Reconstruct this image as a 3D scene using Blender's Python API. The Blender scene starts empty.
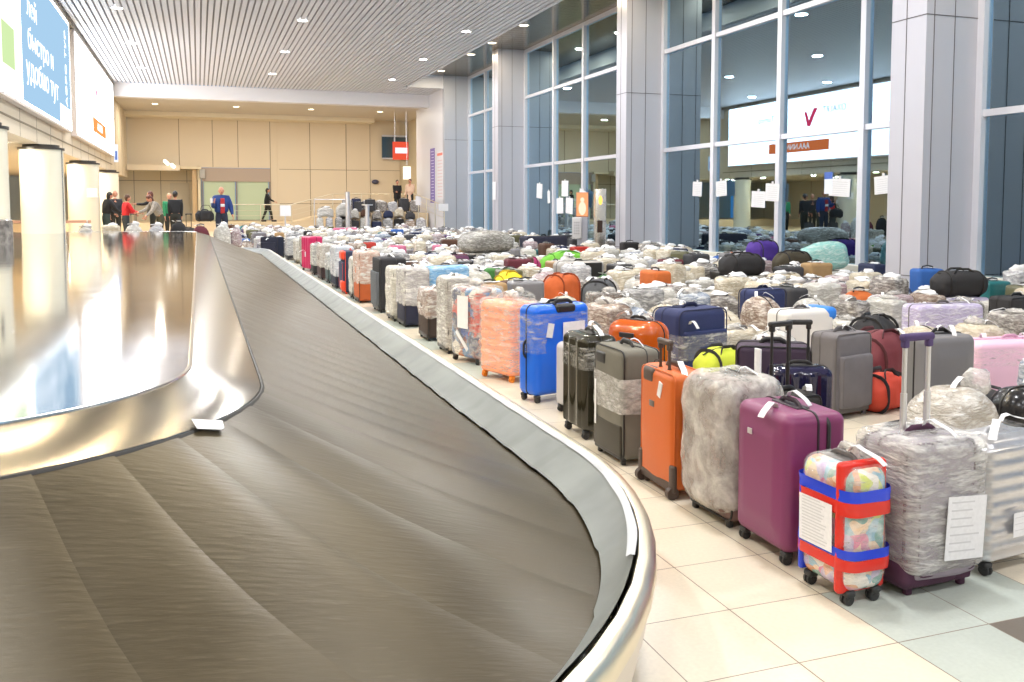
import bpy, math, random
from mathutils import Vector, Matrix, noise
random.seed(7)
PI = math.pi
C = bpy.context.scene.collection
scene = bpy.context.scene

# ------------------------------------------------------------------ materials
MATS = {}
def nodes_of(m):
    m.use_nodes = True
    return m.node_tree, m.node_tree.nodes, m.node_tree.links
def mat(name, col, rough=0.5, metal=0.0, bump=0.0, bscale=40.0, spec=0.5, var=0.0, vscale=8.0, coat=0.0, emis=None, estr=0.0, aniso=None):
    if name in MATS: return MATS[name]
    m = bpy.data.materials.new(name); nt, N, L = nodes_of(m)
    b = N['Principled BSDF']
    b.inputs['Base Color'].default_value = (*col, 1); b.inputs['Roughness'].default_value = rough
    b.inputs['Metallic'].default_value = metal; b.inputs['Specular IOR Level'].default_value = spec
    b.inputs['Coat Weight'].default_value = coat
    if emis:
        b.inputs['Emission Color'].default_value = (*emis, 1); b.inputs['Emission Strength'].default_value = estr
    tc = N.new('ShaderNodeTexCoord')
    mp = N.new('ShaderNodeMapping'); L.new(tc.outputs['Object'], mp.inputs[0])
    if aniso: mp.inputs['Scale'].default_value = aniso
    if var > 0:
        n = N.new('ShaderNodeTexNoise'); n.inputs['Scale'].default_value = vscale; n.inputs['Detail'].default_value = 4
        L.new(mp.outputs[0], n.inputs['Vector'])
        r = N.new('ShaderNodeMapRange'); r.inputs[1].default_value = 0.3; r.inputs[2].default_value = 0.7
        r.inputs[3].default_value = 1 - var; r.inputs[4].default_value = 1 + var
        L.new(n.outputs[0], r.inputs[0])
        mx = N.new('ShaderNodeMix'); mx.data_type = 'RGBA'; mx.blend_type = 'MULTIPLY'; mx.inputs[0].default_value = 1
        mx.inputs[6].default_value = (*col, 1); L.new(r.outputs[0], mx.inputs[7]); L.new(mx.outputs[2], b.inputs['Base Color'])
    if bump > 0:
        n2 = N.new('ShaderNodeTexNoise'); n2.inputs['Scale'].default_value = bscale; n2.inputs['Detail'].default_value = 3
        L.new(mp.outputs[0], n2.inputs['Vector'])
        bp = N.new('ShaderNodeBump'); bp.inputs['Strength'].default_value = bump; bp.inputs['Distance'].default_value = 0.01
        L.new(n2.outputs[0], bp.inputs['Height']); L.new(bp.outputs[0], b.inputs['Normal'])
    MATS[name] = m
    return m

def math_n(N, L, op, a, b=None, c=None):
    n = N.new('ShaderNodeMath'); n.operation = op
    for i, v in enumerate((a, b, c)):
        if v is None: continue
        if isinstance(v, (int, float)): n.inputs[i].default_value = v
        else: L.new(v, n.inputs[i])
    return n.outputs[0]

def mix_c(N, L, f, a, b, mode='MIX'):
    n = N.new('ShaderNodeMix'); n.data_type = 'RGBA'; n.blend_type = mode
    if isinstance(f, (int, float)): n.inputs[0].default_value = f
    else: L.new(f, n.inputs[0])
    for i, v in ((6, a), (7, b)):
        if isinstance(v, tuple): n.inputs[i].default_value = (*v, 1)
        else: L.new(v, n.inputs[i])
    return n.outputs[2]

def floor_mat():
    m = bpy.data.materials.new('floor_tiles'); nt, N, L = nodes_of(m); b = N['Principled BSDF']
    g = N.new('ShaderNodeNewGeometry'); s = N.new('ShaderNodeSeparateXYZ'); L.new(g.outputs['Position'], s.inputs[0])
    u = math_n(N, L, 'DIVIDE', math_n(N, L, 'SUBTRACT', s.outputs[0], 2.022), 0.45)
    v = math_n(N, L, 'DIVIDE', math_n(N, L, 'SUBTRACT', s.outputs[1], 2.603), 0.45)
    fu, fv = math_n(N, L, 'FRACT', u), math_n(N, L, 'FRACT', v)
    iu, iv = math_n(N, L, 'FLOOR', u), math_n(N, L, 'FLOOR', v)
    gr = math_n(N, L, 'MINIMUM', math_n(N, L, 'MINIMUM', fu, math_n(N, L, 'SUBTRACT', 1, fu)), math_n(N, L, 'MINIMUM', fv, math_n(N, L, 'SUBTRACT', 1, fv)))
    isg = math_n(N, L, 'LESS_THAN', gr, 0.0055)
    cb = N.new('ShaderNodeCombineXYZ'); L.new(iu, cb.inputs[0]); L.new(iv, cb.inputs[1])
    wn = N.new('ShaderNodeTexWhiteNoise'); L.new(cb.outputs[0], wn.inputs[0])
    k1 = math_n(N, L, 'COMPARE', iu, 1, 0.2); k2 = math_n(N, L, 'COMPARE', iu, 2, 0.2)
    far_ = math_n(N, L, 'MULTIPLY', math_n(N, L, 'GREATER_THAN', iv, 11.5), math_n(N, L, 'LESS_THAN', math_n(N, L, 'MODULO', math_n(N, L, 'ADD', iv, 400), 4), 1.5))
    green = math_n(N, L, 'MULTIPLY', math_n(N, L, 'MAXIMUM', k1, k2), math_n(N, L, 'MAXIMUM', far_, math_n(N, L, 'LESS_THAN', iv, 0.5)))
    dark = math_n(N, L, 'MULTIPLY', k2, math_n(N, L, 'COMPARE', math_n(N, L, 'MODULO', math_n(N, L, 'ADD', iv, 401), 5), 0, 0.2))
    base = mix_c(N, L, green, (0.70, 0.625, 0.50), (0.48, 0.52, 0.47))
    base = mix_c(N, L, dark, base, (0.16, 0.135, 0.11))
    vr = math_n(N, L, 'ADD', 0.96, math_n(N, L, 'MULTIPLY', wn.outputs[0], 0.07))
    base = mix_c(N, L, 1.0, base, vr, 'MULTIPLY')
    n = N.new('ShaderNodeTexNoise'); n.inputs['Scale'].default_value = 55; n.inputs['Detail'].default_value = 5
    L.new(g.outputs['Position'], n.inputs['Vector'])
    base = mix_c(N, L, 1.0, base, math_n(N, L, 'ADD', 0.9, math_n(N, L, 'MULTIPLY', n.outputs[0], 0.2)), 'MULTIPLY')
    base = mix_c(N, L, isg, base, (0.22, 0.17, 0.13))
    L.new(base, b.inputs['Base Color']); b.inputs['Roughness'].default_value = 0.28; b.inputs['Specular IOR Level'].default_value = 0.4
    return m

def crinkle(nt, scale, rnd=False):
    """crumple height: stretched folds plus fine wrinkles"""
    N, L = nt.nodes, nt.links
    tc = N.new('ShaderNodeTexCoord'); src = tc.outputs['Object']
    if rnd:
        oi = N.new('ShaderNodeObjectInfo'); sc = N.new('ShaderNodeVectorMath'); sc.operation = 'SCALE'; sc.inputs[0].default_value = (13, 7, 5); L.new(oi.outputs['Random'], sc.inputs['Scale'])
        ad = N.new('ShaderNodeVectorMath'); ad.operation = 'ADD'; L.new(src, ad.inputs[0]); L.new(sc.outputs[0], ad.inputs[1]); src = ad.outputs[0]
    hs = []
    for k, (rot, st, w_) in enumerate((((0.25, 0.1, 0.2), scale, 1.0), ((0.9, -0.5, 0.3), (scale[0] * 1.4, scale[1] * 1.4, scale[2] * 1.6), 0.6), ((-0.6, 0.7, 0.1), (scale[0] * 2.3, scale[1] * 2.3, scale[2] * 1.8), 0.25))):
        mp = N.new('ShaderNodeMapping'); mp.inputs['Scale'].default_value = st; mp.inputs['Rotation'].default_value = rot; L.new(src, mp.inputs[0])
        n = N.new('ShaderNodeTexNoise'); n.inputs['Scale'].default_value = 1.7; n.inputs['Detail'].default_value = 5; n.inputs['Roughness'].default_value = 0.6; n.inputs['Distortion'].default_value = 0.35
        L.new(mp.outputs[0], n.inputs['Vector'])
        hs.append(math_n(N, L, 'MULTIPLY', math_n(N, L, 'ABSOLUTE', math_n(N, L, 'SUBTRACT', n.outputs[0], 0.5)), 4.0 * w_))
    rid = math_n(N, L, 'ADD', math_n(N, L, 'ADD', hs[0], hs[1]), hs[2])
    lown = N.new('ShaderNodeTexNoise'); lown.inputs['Scale'].default_value = 3.0; lown.inputs['Detail'].default_value = 2; L.new(src, lown.inputs['Vector'])
    return rid, lown.outputs[0]
def film_mat(name='stretch_film', lo=0.10, hi=0.62, col=(0.86, 0.85, 0.82), scale=(3, 3, 12)):
    if name in MATS: return MATS[name]
    m = bpy.data.materials.new(name); nt, N, L = nodes_of(m); b = N['Principled BSDF']
    b.inputs['Base Color'].default_value = (*col, 1); b.inputs['Roughness'].default_value = 0.13
    b.inputs['Specular IOR Level'].default_value = 0.9
    rid, low = crinkle(nt, scale)
    r = N.new('ShaderNodeMapRange'); r.inputs[1].default_value = 0.1; r.inputs[2].default_value = 1.1
    r.inputs[3].default_value = lo; r.inputs[4].default_value = hi; L.new(math_n(N, L, 'MULTIPLY', rid, math_n(N, L, 'ADD', 0.45, low)), r.inputs[0]); L.new(r.outputs[0], b.inputs['Alpha'])
    bp = N.new('ShaderNodeBump'); bp.inputs['Strength'].default_value = 0.9; bp.inputs['Distance'].default_value = 0.012
    L.new(rid, bp.inputs['Height']); L.new(bp.outputs[0], b.inputs['Normal'])
    MATS[name] = m
    return m

def wrap_mat(name, under, over=(0.80, 0.78, 0.74)):
    """opaque look of a bag inside several layers of crumpled film: patches of the bag colour under cloudy plastic"""
    if name in MATS: return MATS[name]
    m = bpy.data.materials.new(name); nt, N, L = nodes_of(m); b = N['Principled BSDF']
    rid, low = crinkle(nt, (3, 3, 9), True)
    r = N.new('ShaderNodeMapRange'); r.inputs[1].default_value = 0.15; r.inputs[2].default_value = 1.0; r.inputs[3].default_value = 0.12; r.inputs[4].default_value = 1.0
    L.new(math_n(N, L, 'MULTIPLY', rid, math_n(N, L, 'ADD', 0.35, low)), r.inputs[0])
    L.new(mix_c(N, L, r.outputs[0], under, over), b.inputs['Base Color'])
    b.inputs['Roughness'].default_value = 0.25; b.inputs['Specular IOR Level'].default_value = 0.6
    bp = N.new('ShaderNodeBump'); bp.inputs['Strength'].default_value = 0.9; bp.inputs['Distance'].default_value = 0.014
    L.new(rid, bp.inputs['Height']); L.new(bp.outputs[0], b.inputs['Normal'])
    MATS[name] = m
    return m

def patch_mat(name, cols, scale=9.0, rough=0.3, film=0.25):
    """printed multicolour pattern"""
    m = bpy.data.materials.new(name); nt, N, L = nodes_of(m); b = N['Principled BSDF']
    tc = N.new('ShaderNodeTexCoord'); v = N.new('ShaderNodeTexVoronoi'); v.inputs['Scale'].default_value = scale
    nz = N.new('ShaderNodeTexNoise'); nz.inputs['Scale'].default_value = 5; L.new(tc.outputs['Object'], nz.inputs['Vector'])
    ad = N.new('ShaderNodeVectorMath'); ad.operation = 'MULTIPLY_ADD'; L.new(nz.outputs['Color'], ad.inputs[0]); ad.inputs[1].default_value = (0.35,) * 3
    L.new(tc.outputs['Object'], ad.inputs[2]); L.new(ad.outputs[0], v.inputs['Vector'])
    sp = N.new('ShaderNodeSeparateColor'); L.new(v.outputs['Color'], sp.inputs[0])
    cr = N.new('ShaderNodeValToRGB'); cr.color_ramp.interpolation = 'CONSTANT'
    e = cr.color_ramp.elements
    while len(e) < len(cols): e.new(0.5)
    for i, c_ in enumerate(cols): e[i].position = i / len(cols); e[i].color = (*c_, 1)
    L.new(sp.outputs[0], cr.inputs[0])
    n2 = N.new('ShaderNodeTexNoise'); n2.inputs['Scale'].default_value = 9; n2.inputs['Detail'].default_value = 7; n2.inputs['Distortion'].default_value = 1.5
    L.new(tc.outputs['Object'], n2.inputs['Vector'])
    r = N.new('ShaderNodeMapRange'); r.inputs[1].default_value = 0.45; r.inputs[2].default_value = 0.7; r.inputs[4].default_value = film * 2; L.new(n2.outputs[0], r.inputs[0])
    L.new(mix_c(N, L, r.outputs[0], cr.outputs[0], (0.85, 0.85, 0.83)), b.inputs['Base Color']); b.inputs['Roughness'].default_value = rough
    MATS[name] = m
    return m

def panel_mat(name, col, rough=0.4, metal=0.0, ribs=0.0, axis=0, pitch=0.05):
    m = mat(name, col, rough, metal)
    if ribs:
        nt = m.node_tree; N, L = nt.nodes, nt.links; b = N['Principled BSDF']
        g = N.new('ShaderNodeNewGeometry'); s = N.new('ShaderNodeSeparateXYZ'); L.new(g.outputs['Position'], s.inputs[0])
        f = math_n(N, L, 'SINE', math_n(N, L, 'MULTIPLY', s.outputs[axis], 2 * PI / pitch))
        bp = N.new('ShaderNodeBump'); bp.inputs['Strength'].default_value = ribs; bp.inputs['Distance'].default_value = 0.004
        L.new(f, bp.inputs['Height']); L.new(bp.outputs[0], b.inputs['Normal'])
    return m

def emit_mat(name, col, s):
    if name in MATS: return MATS[name]
    m = bpy.data.materials.new(name); nt, N, L = nodes_of(m)
    for n in list(N): N.remove(n)
    o = N.new('ShaderNodeOutputMaterial'); e = N.new('ShaderNodeEmission'); e.inputs[0].default_value = (*col, 1); e.inputs[1].default_value = s
    L.new(e.outputs[0], o.inputs[0]); MATS[name] = m
    return m

def glass_mat():
    m = bpy.data.materials.new('window_glass'); nt, N, L = nodes_of(m)
    for n in list(N): N.remove(n)
    o = N.new('ShaderNodeOutputMaterial'); t = N.new('ShaderNodeBsdfTransparent'); t.inputs[0].default_value = (0.70, 0.86, 0.90, 1)
    g = N.new('ShaderNodeBsdfGlossy'); g.inputs['Roughness'].default_value = 0.0; g.inputs[0].default_value = (0.62, 0.85, 1.0, 1)
    fr = N.new('ShaderNodeFresnel'); fr.inputs[0].default_value = 1.55
    k = math_n(N, L, 'MINIMUM', math_n(N, L, 'ADD', math_n(N, L, 'MULTIPLY', fr.outputs[0], 2.4), 0.20), 1.0)
    mx = N.new('ShaderNodeMixShader'); L.new(k, mx.inputs[0]); L.new(t.outputs[0], mx.inputs[1]); L.new(g.outputs[0], mx.inputs[2]); L.new(mx.outputs[0], o.inputs[0])
    return m

def steel_mat(name, col, rough, stretch=(1, 60, 1), amt=0.12, bump=0.02):
    m = bpy.data.materials.new(name); nt, N, L = nodes_of(m); b = N['Principled BSDF']
    b.inputs['Base Color'].default_value = (*col, 1); b.inputs['Metallic'].default_value = 1
    tc = N.new('ShaderNodeTexCoord'); mp = N.new('ShaderNodeMapping'); mp.inputs['Scale'].default_value = stretch; L.new(tc.outputs['Object'], mp.inputs[0])
    n = N.new('ShaderNodeTexNoise'); n.inputs['Scale'].default_value = 3; n.inputs['Detail'].default_value = 6; L.new(mp.outputs[0], n.inputs['Vector'])
    r = N.new('ShaderNodeMapRange'); r.inputs[3].default_value = max(rough - amt, 0.02); r.inputs[4].default_value = rough + amt; L.new(n.outputs[0], r.inputs[0])
    L.new(r.outputs[0], b.inputs['Roughness'])
    bp = N.new('ShaderNodeBump'); bp.inputs['Strength'].default_value = bump; bp.inputs['Distance'].default_value = 0.01
    L.new(n.outputs[0], bp.inputs['Height']); L.new(bp.outputs[0], b.inputs['Normal'])
    MATS[name] = m
    return m

def belt_mat():
    m = bpy.data.materials.new('belt_rubber'); nt, N, L = nodes_of(m); b = N['Principled BSDF']
    g = N.new('ShaderNodeNewGeometry')
    n = N.new('ShaderNodeTexNoise'); n.inputs['Scale'].default_value = 2.2; n.inputs['Detail'].default_value = 8; n.inputs['Roughness'].default_value = 0.65
    L.new(g.outputs['Position'], n.inputs['Vector'])
    mp = N.new('ShaderNodeMapping'); mp.inputs['Scale'].default_value = (3, 22, 3); mp.inputs['Rotation'].default_value = (0, 0, 0.6); L.new(g.outputs['Position'], mp.inputs[0])
    n2 = N.new('ShaderNodeTexNoise'); n2.inputs['Scale'].default_value = 3; n2.inputs['Detail'].default_value = 6; L.new(mp.outputs[0], n2.inputs['Vector'])
    sc = N.new('ShaderNodeMapRange'); sc.inputs[1].default_value = 0.60; sc.inputs[2].default_value = 0.78; L.new(n2.outputs[0], sc.inputs[0])
    base = mix_c(N, L, n.outputs[0], (0.024, 0.0185, 0.0095), (0.068, 0.052, 0.027))
    base = mix_c(N, L, math_n(N, L, 'MULTIPLY', sc.outputs[0], 0.22), base, (0.16, 0.14, 0.10))
    L.new(base, b.inputs['Base Color'])
    r = N.new('ShaderNodeMapRange'); r.inputs[3].default_value = 0.22; r.inputs[4].default_value = 0.46; L.new(n.outputs[0], r.inputs[0]); L.new(r.outputs[0], b.inputs['Roughness'])
    b.inputs['Specular IOR Level'].default_value = 0.45; b.inputs['Specular Tint'].default_value = (1.0, 0.90, 0.72, 1)
    bp = N.new('ShaderNodeBump'); bp.inputs['Strength'].default_value = 0.12; bp.inputs['Distance'].default_value = 0.01
    L.new(n2.outputs[0], bp.inputs['Height']); L.new(bp.outputs[0], b.inputs['Normal'])
    MATS['belt_rubber'] = m
    return m

# ------------------------------------------------------------------ mesh builder
class MB:
    def __init__(s): s.v = []; s.f = []; s.m = []
    def add(s, vs, fs, mi=0, M=None):
        o = len(s.v)
        if M is not None: vs = [tuple(M @ Vector(p)) for p in vs]
        s.v += [tuple(p) for p in vs]; s.f += [tuple(i + o for i in f) for f in fs]; s.m += [mi] * len(fs)
        return s
    def box(s, x0, x1, y0, y1, z0, z1, mi=0, M=None):
        v = [(x0, y0, z0), (x1, y0, z0), (x1, y1, z0), (x0, y1, z0), (x0, y0, z1), (x1, y0, z1), (x1, y1, z1), (x0, y1, z1)]
        f = [(0, 3, 2, 1), (4, 5, 6, 7), (0, 1, 5, 4), (1, 2, 6, 5), (2, 3, 7, 6), (3, 0, 4, 7)]
        return s.add(v, f, mi, M)
    def rbox(s, c, dim, r, seg=2, mid=(1, 1, 1), fn=None, mi=0, M=None):
        r = min(r, min(dim) / 2 * 0.98)
        cuts = []
        for L_, k in zip(dim, mid):
            h = L_ / 2; a = [-h + r * (1 - math.tan(PI / 4 * (1 - i / seg))) for i in range(seg)]
            fl = [-(h - r) + (2 * (h - r)) * i / k for i in range(k + 1)]
            cuts.append(a + fl + [-x for x in reversed(a)])
        idx = {}; vs = []; fs = []
        def vid(p):
            key = tuple(round(q, 5) for q in p)
            if key in idx: return idx[key]
            q = Vector([max(-(dim[i] / 2 - r), min(dim[i] / 2 - r, p[i])) for i in range(3)]); d = Vector(p) - q
            n = d.normalized() if d.length > 1e-9 else Vector((0, 0, 1))
            o = q + n * r
            if fn: o = Vector(fn(o, n))
            idx[key] = len(vs); vs.append((o.x + c[0], o.y + c[1], o.z + c[2])); return idx[key]
        for ax in range(3):
            b, g = (ax + 1) % 3, (ax + 2) % 3
            for sgn in (-1, 1):
                for i in range(len(cuts[b]) - 1):
                    for j in range(len(cuts[g]) - 1):
                        q = []
                        for (ii, jj) in ((i, j), (i + 1, j), (i + 1, j + 1), (i, j + 1)):
                            p = [0, 0, 0]; p[ax] = sgn * dim[ax] / 2; p[b] = cuts[b][ii]; p[g] = cuts[g][jj]; q.append(vid(p))
                        fs.append(tuple(q) if sgn > 0 else tuple(reversed(q)))
        return s.add(vs, fs, mi, M)
    def tube(s, pts, r, n=8, closed=False, mi=0, M=None, ry=None):
        P = [Vector(p) for p in pts]; m = len(P); vs = []; fs = []
        up = None
        for i in range(m):
            a = P[(i - 1) % m] if (closed or i > 0) else P[i]; b = P[(i + 1) % m] if (closed or i < m - 1) else P[i]
            t = (b - a).normalized()
            if up is None:
                up = Vector((0, 0, 1)) if abs(t.z) < 0.9 else Vector((0, 1, 0))
            side = t.cross(up).normalized(); up = side.cross(t).normalized()
            rr = r[i] if isinstance(r, (list, tuple)) else r; r2 = ry if ry else rr
            for k in range(n):
                an = 2 * PI * k / n
                vs.append(P[i] + side * (math.cos(an) * rr) + up * (math.sin(an) * r2))
        seg = m if closed else m - 1
        for i in range(seg):
            for k in range(n):
                a = i * n + k; b = i * n + (k + 1) % n; c = ((i + 1) % m) * n + (k + 1) % n; d = ((i + 1) % m) * n + k
                fs.append((a, b, c, d))
        if not closed:
            fs.append(tuple(reversed(range(n)))); fs.append(tuple((m - 1) * n + k for k in range(n)))
        return s.add(vs, fs, mi, M)
    def cyl(s, p0, p1, r, n=16, mi=0, M=None, r1=None):
        P0, P1 = Vector(p0), Vector(p1); t = (P1 - P0).normalized(); up = Vector((0, 0, 1)) if abs(t.z) < 0.9 else Vector((1, 0, 0))
        a = t.cross(up).normalized(); b = a.cross(t); r1 = r if r1 is None else r1; vs = []
        for P, q in ((P0, r), (P1, r1)):
            for k in range(n): an = 2 * PI * k / n; vs.append(P + a * math.cos(an) * q + b * math.sin(an) * q)
        fs = [(k, k + n, (k + 1) % n + n, (k + 1) % n) for k in range(n)]; fs.append(tuple(range(n))); fs.append(tuple(reversed(range(n, 2 * n))))
        return s.add(vs, fs, mi, M)
    def lathe(s, prof, n=24, c=(0, 0, 0), mi=0, M=None):
        vs = []; fs = []
        for (r, z) in prof:
            for k in range(n): an = 2 * PI * k / n; vs.append((c[0] + r * math.cos(an), c[1] + r * math.sin(an), c[2] + z))
        for i in range(len(prof) - 1):
            for k in range(n): fs.append((i * n + k, i * n + (k + 1) % n, (i + 1) * n + (k + 1) % n, (i + 1) * n + k))
        return s.add(vs, fs, mi, M)
    def blob(s, c, rad, n=10, m=7, fn=None, mi=0, M=None):
        vs = [(0, 0, -1)]; fs = []
        for j in range(1, m):
            ph = PI * j / m - PI / 2
            for k in range(n): an = 2 * PI * k / n; vs.append((math.cos(ph) * math.cos(an), math.cos(ph) * math.sin(an), math.sin(ph)))
        vs.append((0, 0, 1)); T = len(vs) - 1
        for k in range(n): fs.append((0, 1 + (k + 1) % n, 1 + k)); fs.append((T, 1 + (m - 2) * n + k, 1 + (m - 2) * n + (k + 1) % n))
        for j in range(m - 2):
            for k in range(n): a = 1 + j * n + k; b = 1 + j * n + (k + 1) % n; fs.append((a, b, b + n, a + n))
        out = []
        for v in vs:
            q = Vector((v[0] * rad[0], v[1] * rad[1], v[2] * rad[2]))
            if fn: q = fn(q, Vector(v))
            out.append((q.x + c[0], q.y + c[1], q.z + c[2]))
        return s.add(out, fs, mi, M)
    def mesh(s, name, mats, smooth=True, ang=40):
        me = bpy.data.meshes.new(name); me.from_pydata(s.v, [], s.f)
        for m in mats: me.materials.append(m)
        if len(mats) > 1: me.polygons.foreach_set('material_index', s.m)
        me.update()
        if smooth:
            me.polygons.foreach_set('use_smooth', [True] * len(me.polygons))
            try: me.set_sharp_from_angle(angle=math.radians(ang))
            except Exception: pass
        return me
    def build(s, name, mats, parent=None, smooth=True, ang=40, loc=(0, 0, 0), rz=0):
        if not isinstance(mats, (list, tuple)): mats = [mats]
        o = bpy.data.objects.new(name, s.mesh(name, mats, smooth, ang)); C.objects.link(o); o.location = loc; o.rotation_euler = (0, 0, rz)
        if parent: o.parent = parent
        return o

def tag(o, label=None, cat=None, group=None, kind=None):
    if label: o['label'] = label
    if cat: o['category'] = cat
    if group: o['group'] = group
    if kind: o['kind'] = kind
    return o
def thing(name, label, cat, loc=(0, 0, 0), rz=0, group=None):
    o = bpy.data.objects.new(name, None); C.objects.link(o); o.location = loc; o.rotation_euler = (0, 0, rz); o.empty_display_size = 0.1
    return tag(o, label, cat, group)
def struct(name, mb, m, parent=None, smooth=False, **k):
    o = mb.build(name, m, parent, smooth, **k)
    if parent is None: o['kind'] = 'structure'
    return o
def copy_tree(o, parent=None, mats=None):
    c = o.copy(); C.objects.link(c); c.parent = parent
    for k in ('label', 'group'):
        if k in c and parent is None: del c[k]
    if mats and o.type == 'MESH':
        for s in c.material_slots:
            if s.material and s.material.name in mats:
                nm = mats[s.material.name]; s.link = 'OBJECT'; s.material = nm
    for ch in list(o.children): copy_tree(ch, c, mats)
    return c
def text(body, size, m, parent, loc, rot, name='lettering', ext=0.002, sx=1.0, align='CENTER'):
    cu = bpy.data.curves.new(name, 'FONT'); cu.body = body; cu.size = size; cu.extrude = ext; cu.align_x = align; cu.align_y = 'CENTER'
    o = bpy.data.objects.new(name, cu); C.objects.link(o)
    me = bpy.data.meshes.new_from_object(o.evaluated_get(bpy.context.evaluated_depsgraph_get()))
    C.objects.unlink(o); bpy.data.objects.remove(o)
    me.materials.clear(); me.materials.append(m)
    t = bpy.data.objects.new(name, me); C.objects.link(t); t.parent = parent; t.location = loc; t.rotation_euler = rot; t.scale = (sx, 1, 1)
    return t
def rr(w, h, r, n=4):
    pts = []
    for (cx, cz, a0) in ((w / 2 - r, h / 2 - r, 0), (-w / 2 + r, h / 2 - r, 90), (-w / 2 + r, -h / 2 + r, 180), (w / 2 - r, -h / 2 + r, 270)):
        for i in range(n + 1): a = math.radians(a0 + 90 * i / n); pts.append((cx + r * math.cos(a), cz + r * math.sin(a)))
    return pts

# ------------------------------------------------------------------ palette
steel = steel_mat('brushed_steel', (0.74, 0.72, 0.67), 0.26)
deck_steel = steel_mat('polished_deck_steel', (0.55, 0.55, 0.56), 0.085, (1.2, 1.2, 1), 0.03, 0.006)
apron_steel = steel_mat('brushed_apron_steel', (0.27, 0.245, 0.205), 0.19, (2, 2, 2), 0.02, 0.005)
def radial_brush(m, cx, cy, an):
    nt = m.node_tree; N, L = nt.nodes, nt.links; b = N['Principled BSDF']; g = N.new('ShaderNodeNewGeometry'); sx = N.new('ShaderNodeSeparateXYZ'); L.new(g.outputs['Position'], sx.inputs[0])
    dx = math_n(N, L, 'SUBTRACT', sx.outputs[0], cx); dy = math_n(N, L, 'MINIMUM', math_n(N, L, 'SUBTRACT', sx.outputs[1], cy), 0.0)
    cb = N.new('ShaderNodeCombineXYZ'); L.new(math_n(N, L, 'MULTIPLY', dy, -1.0), cb.inputs[0]); L.new(dx, cb.inputs[1])
    nn = N.new('ShaderNodeVectorMath'); nn.operation = 'NORMALIZE'; L.new(cb.outputs[0], nn.inputs[0]); L.new(nn.outputs[0], b.inputs['Tangent']); L.new(math_n(N, L, 'MULTIPLY', math_n(N, L, 'MINIMUM', math_n(N, L, 'MULTIPLY', dy, -3.0), 1.0), an), b.inputs['Anisotropic'])
radial_brush(apron_steel, -0.95, 4.1, 0.97)
rail_steel = steel_mat('rail_steel', (0.74, 0.69, 0.56), 0.34, (3, 3, 3), 0.08, 0.02)
chrome = mat('chrome', (0.8, 0.8, 0.82), 0.15, 1.0)
alu = mat('aluminium', (0.72, 0.72, 0.75), 0.35, 0.9)
blackp = mat('black_plastic', (0.018, 0.017, 0.018), 0.4)
blackf = mat('black_fabric', (0.022, 0.021, 0.024), 0.8, bump=0.3, bscale=400)
greyp = mat('grey_plastic', (0.12, 0.11, 0.11), 0.45)
rubber = mat('wheel_rubber', (0.03, 0.03, 0.03), 0.5)
white_tag = mat('white_tag', (0.74, 0.74, 0.76), 0.35, var=0.08, vscale=30)
paper = mat('white_paper', (0.78, 0.78, 0.81), 0.6, var=0.05, vscale=60)
film = film_mat()
film_thick = film_mat('cloudy_film', 0.38, 0.92, (0.72, 0.70, 0.67), (4, 4, 7))
ink = mat('faint_print', (0.60, 0.60, 0.63), 0.6)
cream_wall = panel_mat('cream_panel', (0.70, 0.60, 0.45), 0.5)
joint = mat('panel_joint', (0.30, 0.24, 0.16), 0.7)
grey_panel = panel_mat('grey_metal_panel', (0.50, 0.50, 0.565), 0.38, 0.15, 0.18, 2, 0.6)
grey_joint = mat('grey_joint', (0.12, 0.11, 0.12), 0.7)
frame_m = mat('window_frame_metal', (0.66, 0.67, 0.74), 0.35, 0.25)
sill_m = mat('sill_white', (0.80, 0.77, 0.68), 0.5)
col_cream = mat('column_cream', (0.78, 0.73, 0.58), 0.32)
slat_m = mat('ceiling_slat_white', (0.68, 0.69, 0.75), 0.45)
gap_m = mat('ceiling_gap', (0.33, 0.325, 0.34), 0.8)
soffit_m = mat('dark_soffit_metal', (0.20, 0.165, 0.12), 0.16, 0.6)
white_m = mat('white_paint', (0.80, 0.79, 0.80), 0.5)

# ================================================================== SETTING
XW, XL, ZC = 12.0, -3.57, 7.05
mb = MB(); mb.box(-12, XW + 0.3, -14, 56, -0.1, 0); struct('floor', mb, floor_mat())
# raised floors at the far end
plat = mat('platform_floor', (0.66, 0.52, 0.34), 0.45)
mb = MB(); mb.box(-11.5, 1.30, 27.15, 45.9, 0.0, 0.36); struct('floor_raised', mb, plat)
mb = MB(); mb.box(-11.5, 12, 45.9, 52.45, 0.0, 0.76); struct('floor_back', mb, plat)
mb = MB(); mb.box(6.5, 10.8, 43.2, 52.45, 0.0, 1.25)
mb.add([(4.4, 46, 0.76), (6.5, 46, 0.76), (6.5, 46, 1.25), (4.4, 48.5, 0.76), (6.5, 48.5, 0.76), (6.5, 48.5, 1.25)], [(0, 1, 2), (3, 5, 4), (0, 2, 5, 3)])
struct('floor_ramp', mb, plat)

# ceiling: backing and linear slats (run along the hall), one mesh
mb = MB(); mb.box(XL, 9.15, -14, 43.4, ZC + 0.06, ZC + 0.16, 1)
x = XL + 0.1
while x < 9.1:
    mb.box(x - 0.060, x + 0.060, -14, 43.4, ZC, ZC + 0.045, 0); x += 0.17
mb.box(9.1, 9.2, -14, 40.3, ZC, 7.75, 0)
mb.box(9.15, 12.1, 40.61, 43.4, ZC + 0.06, ZC + 0.16, 1)
while x < 10.85:
    mb.box(x - 0.066, x + 0.066, 40.61, 43.4, ZC, ZC + 0.05, 0); x += 0.19
mb.box(9.2, XW, 40.45, 40.61, ZC, 7.75, 0)
struct('ceiling', mb, [slat_m, gap_m])
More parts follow.
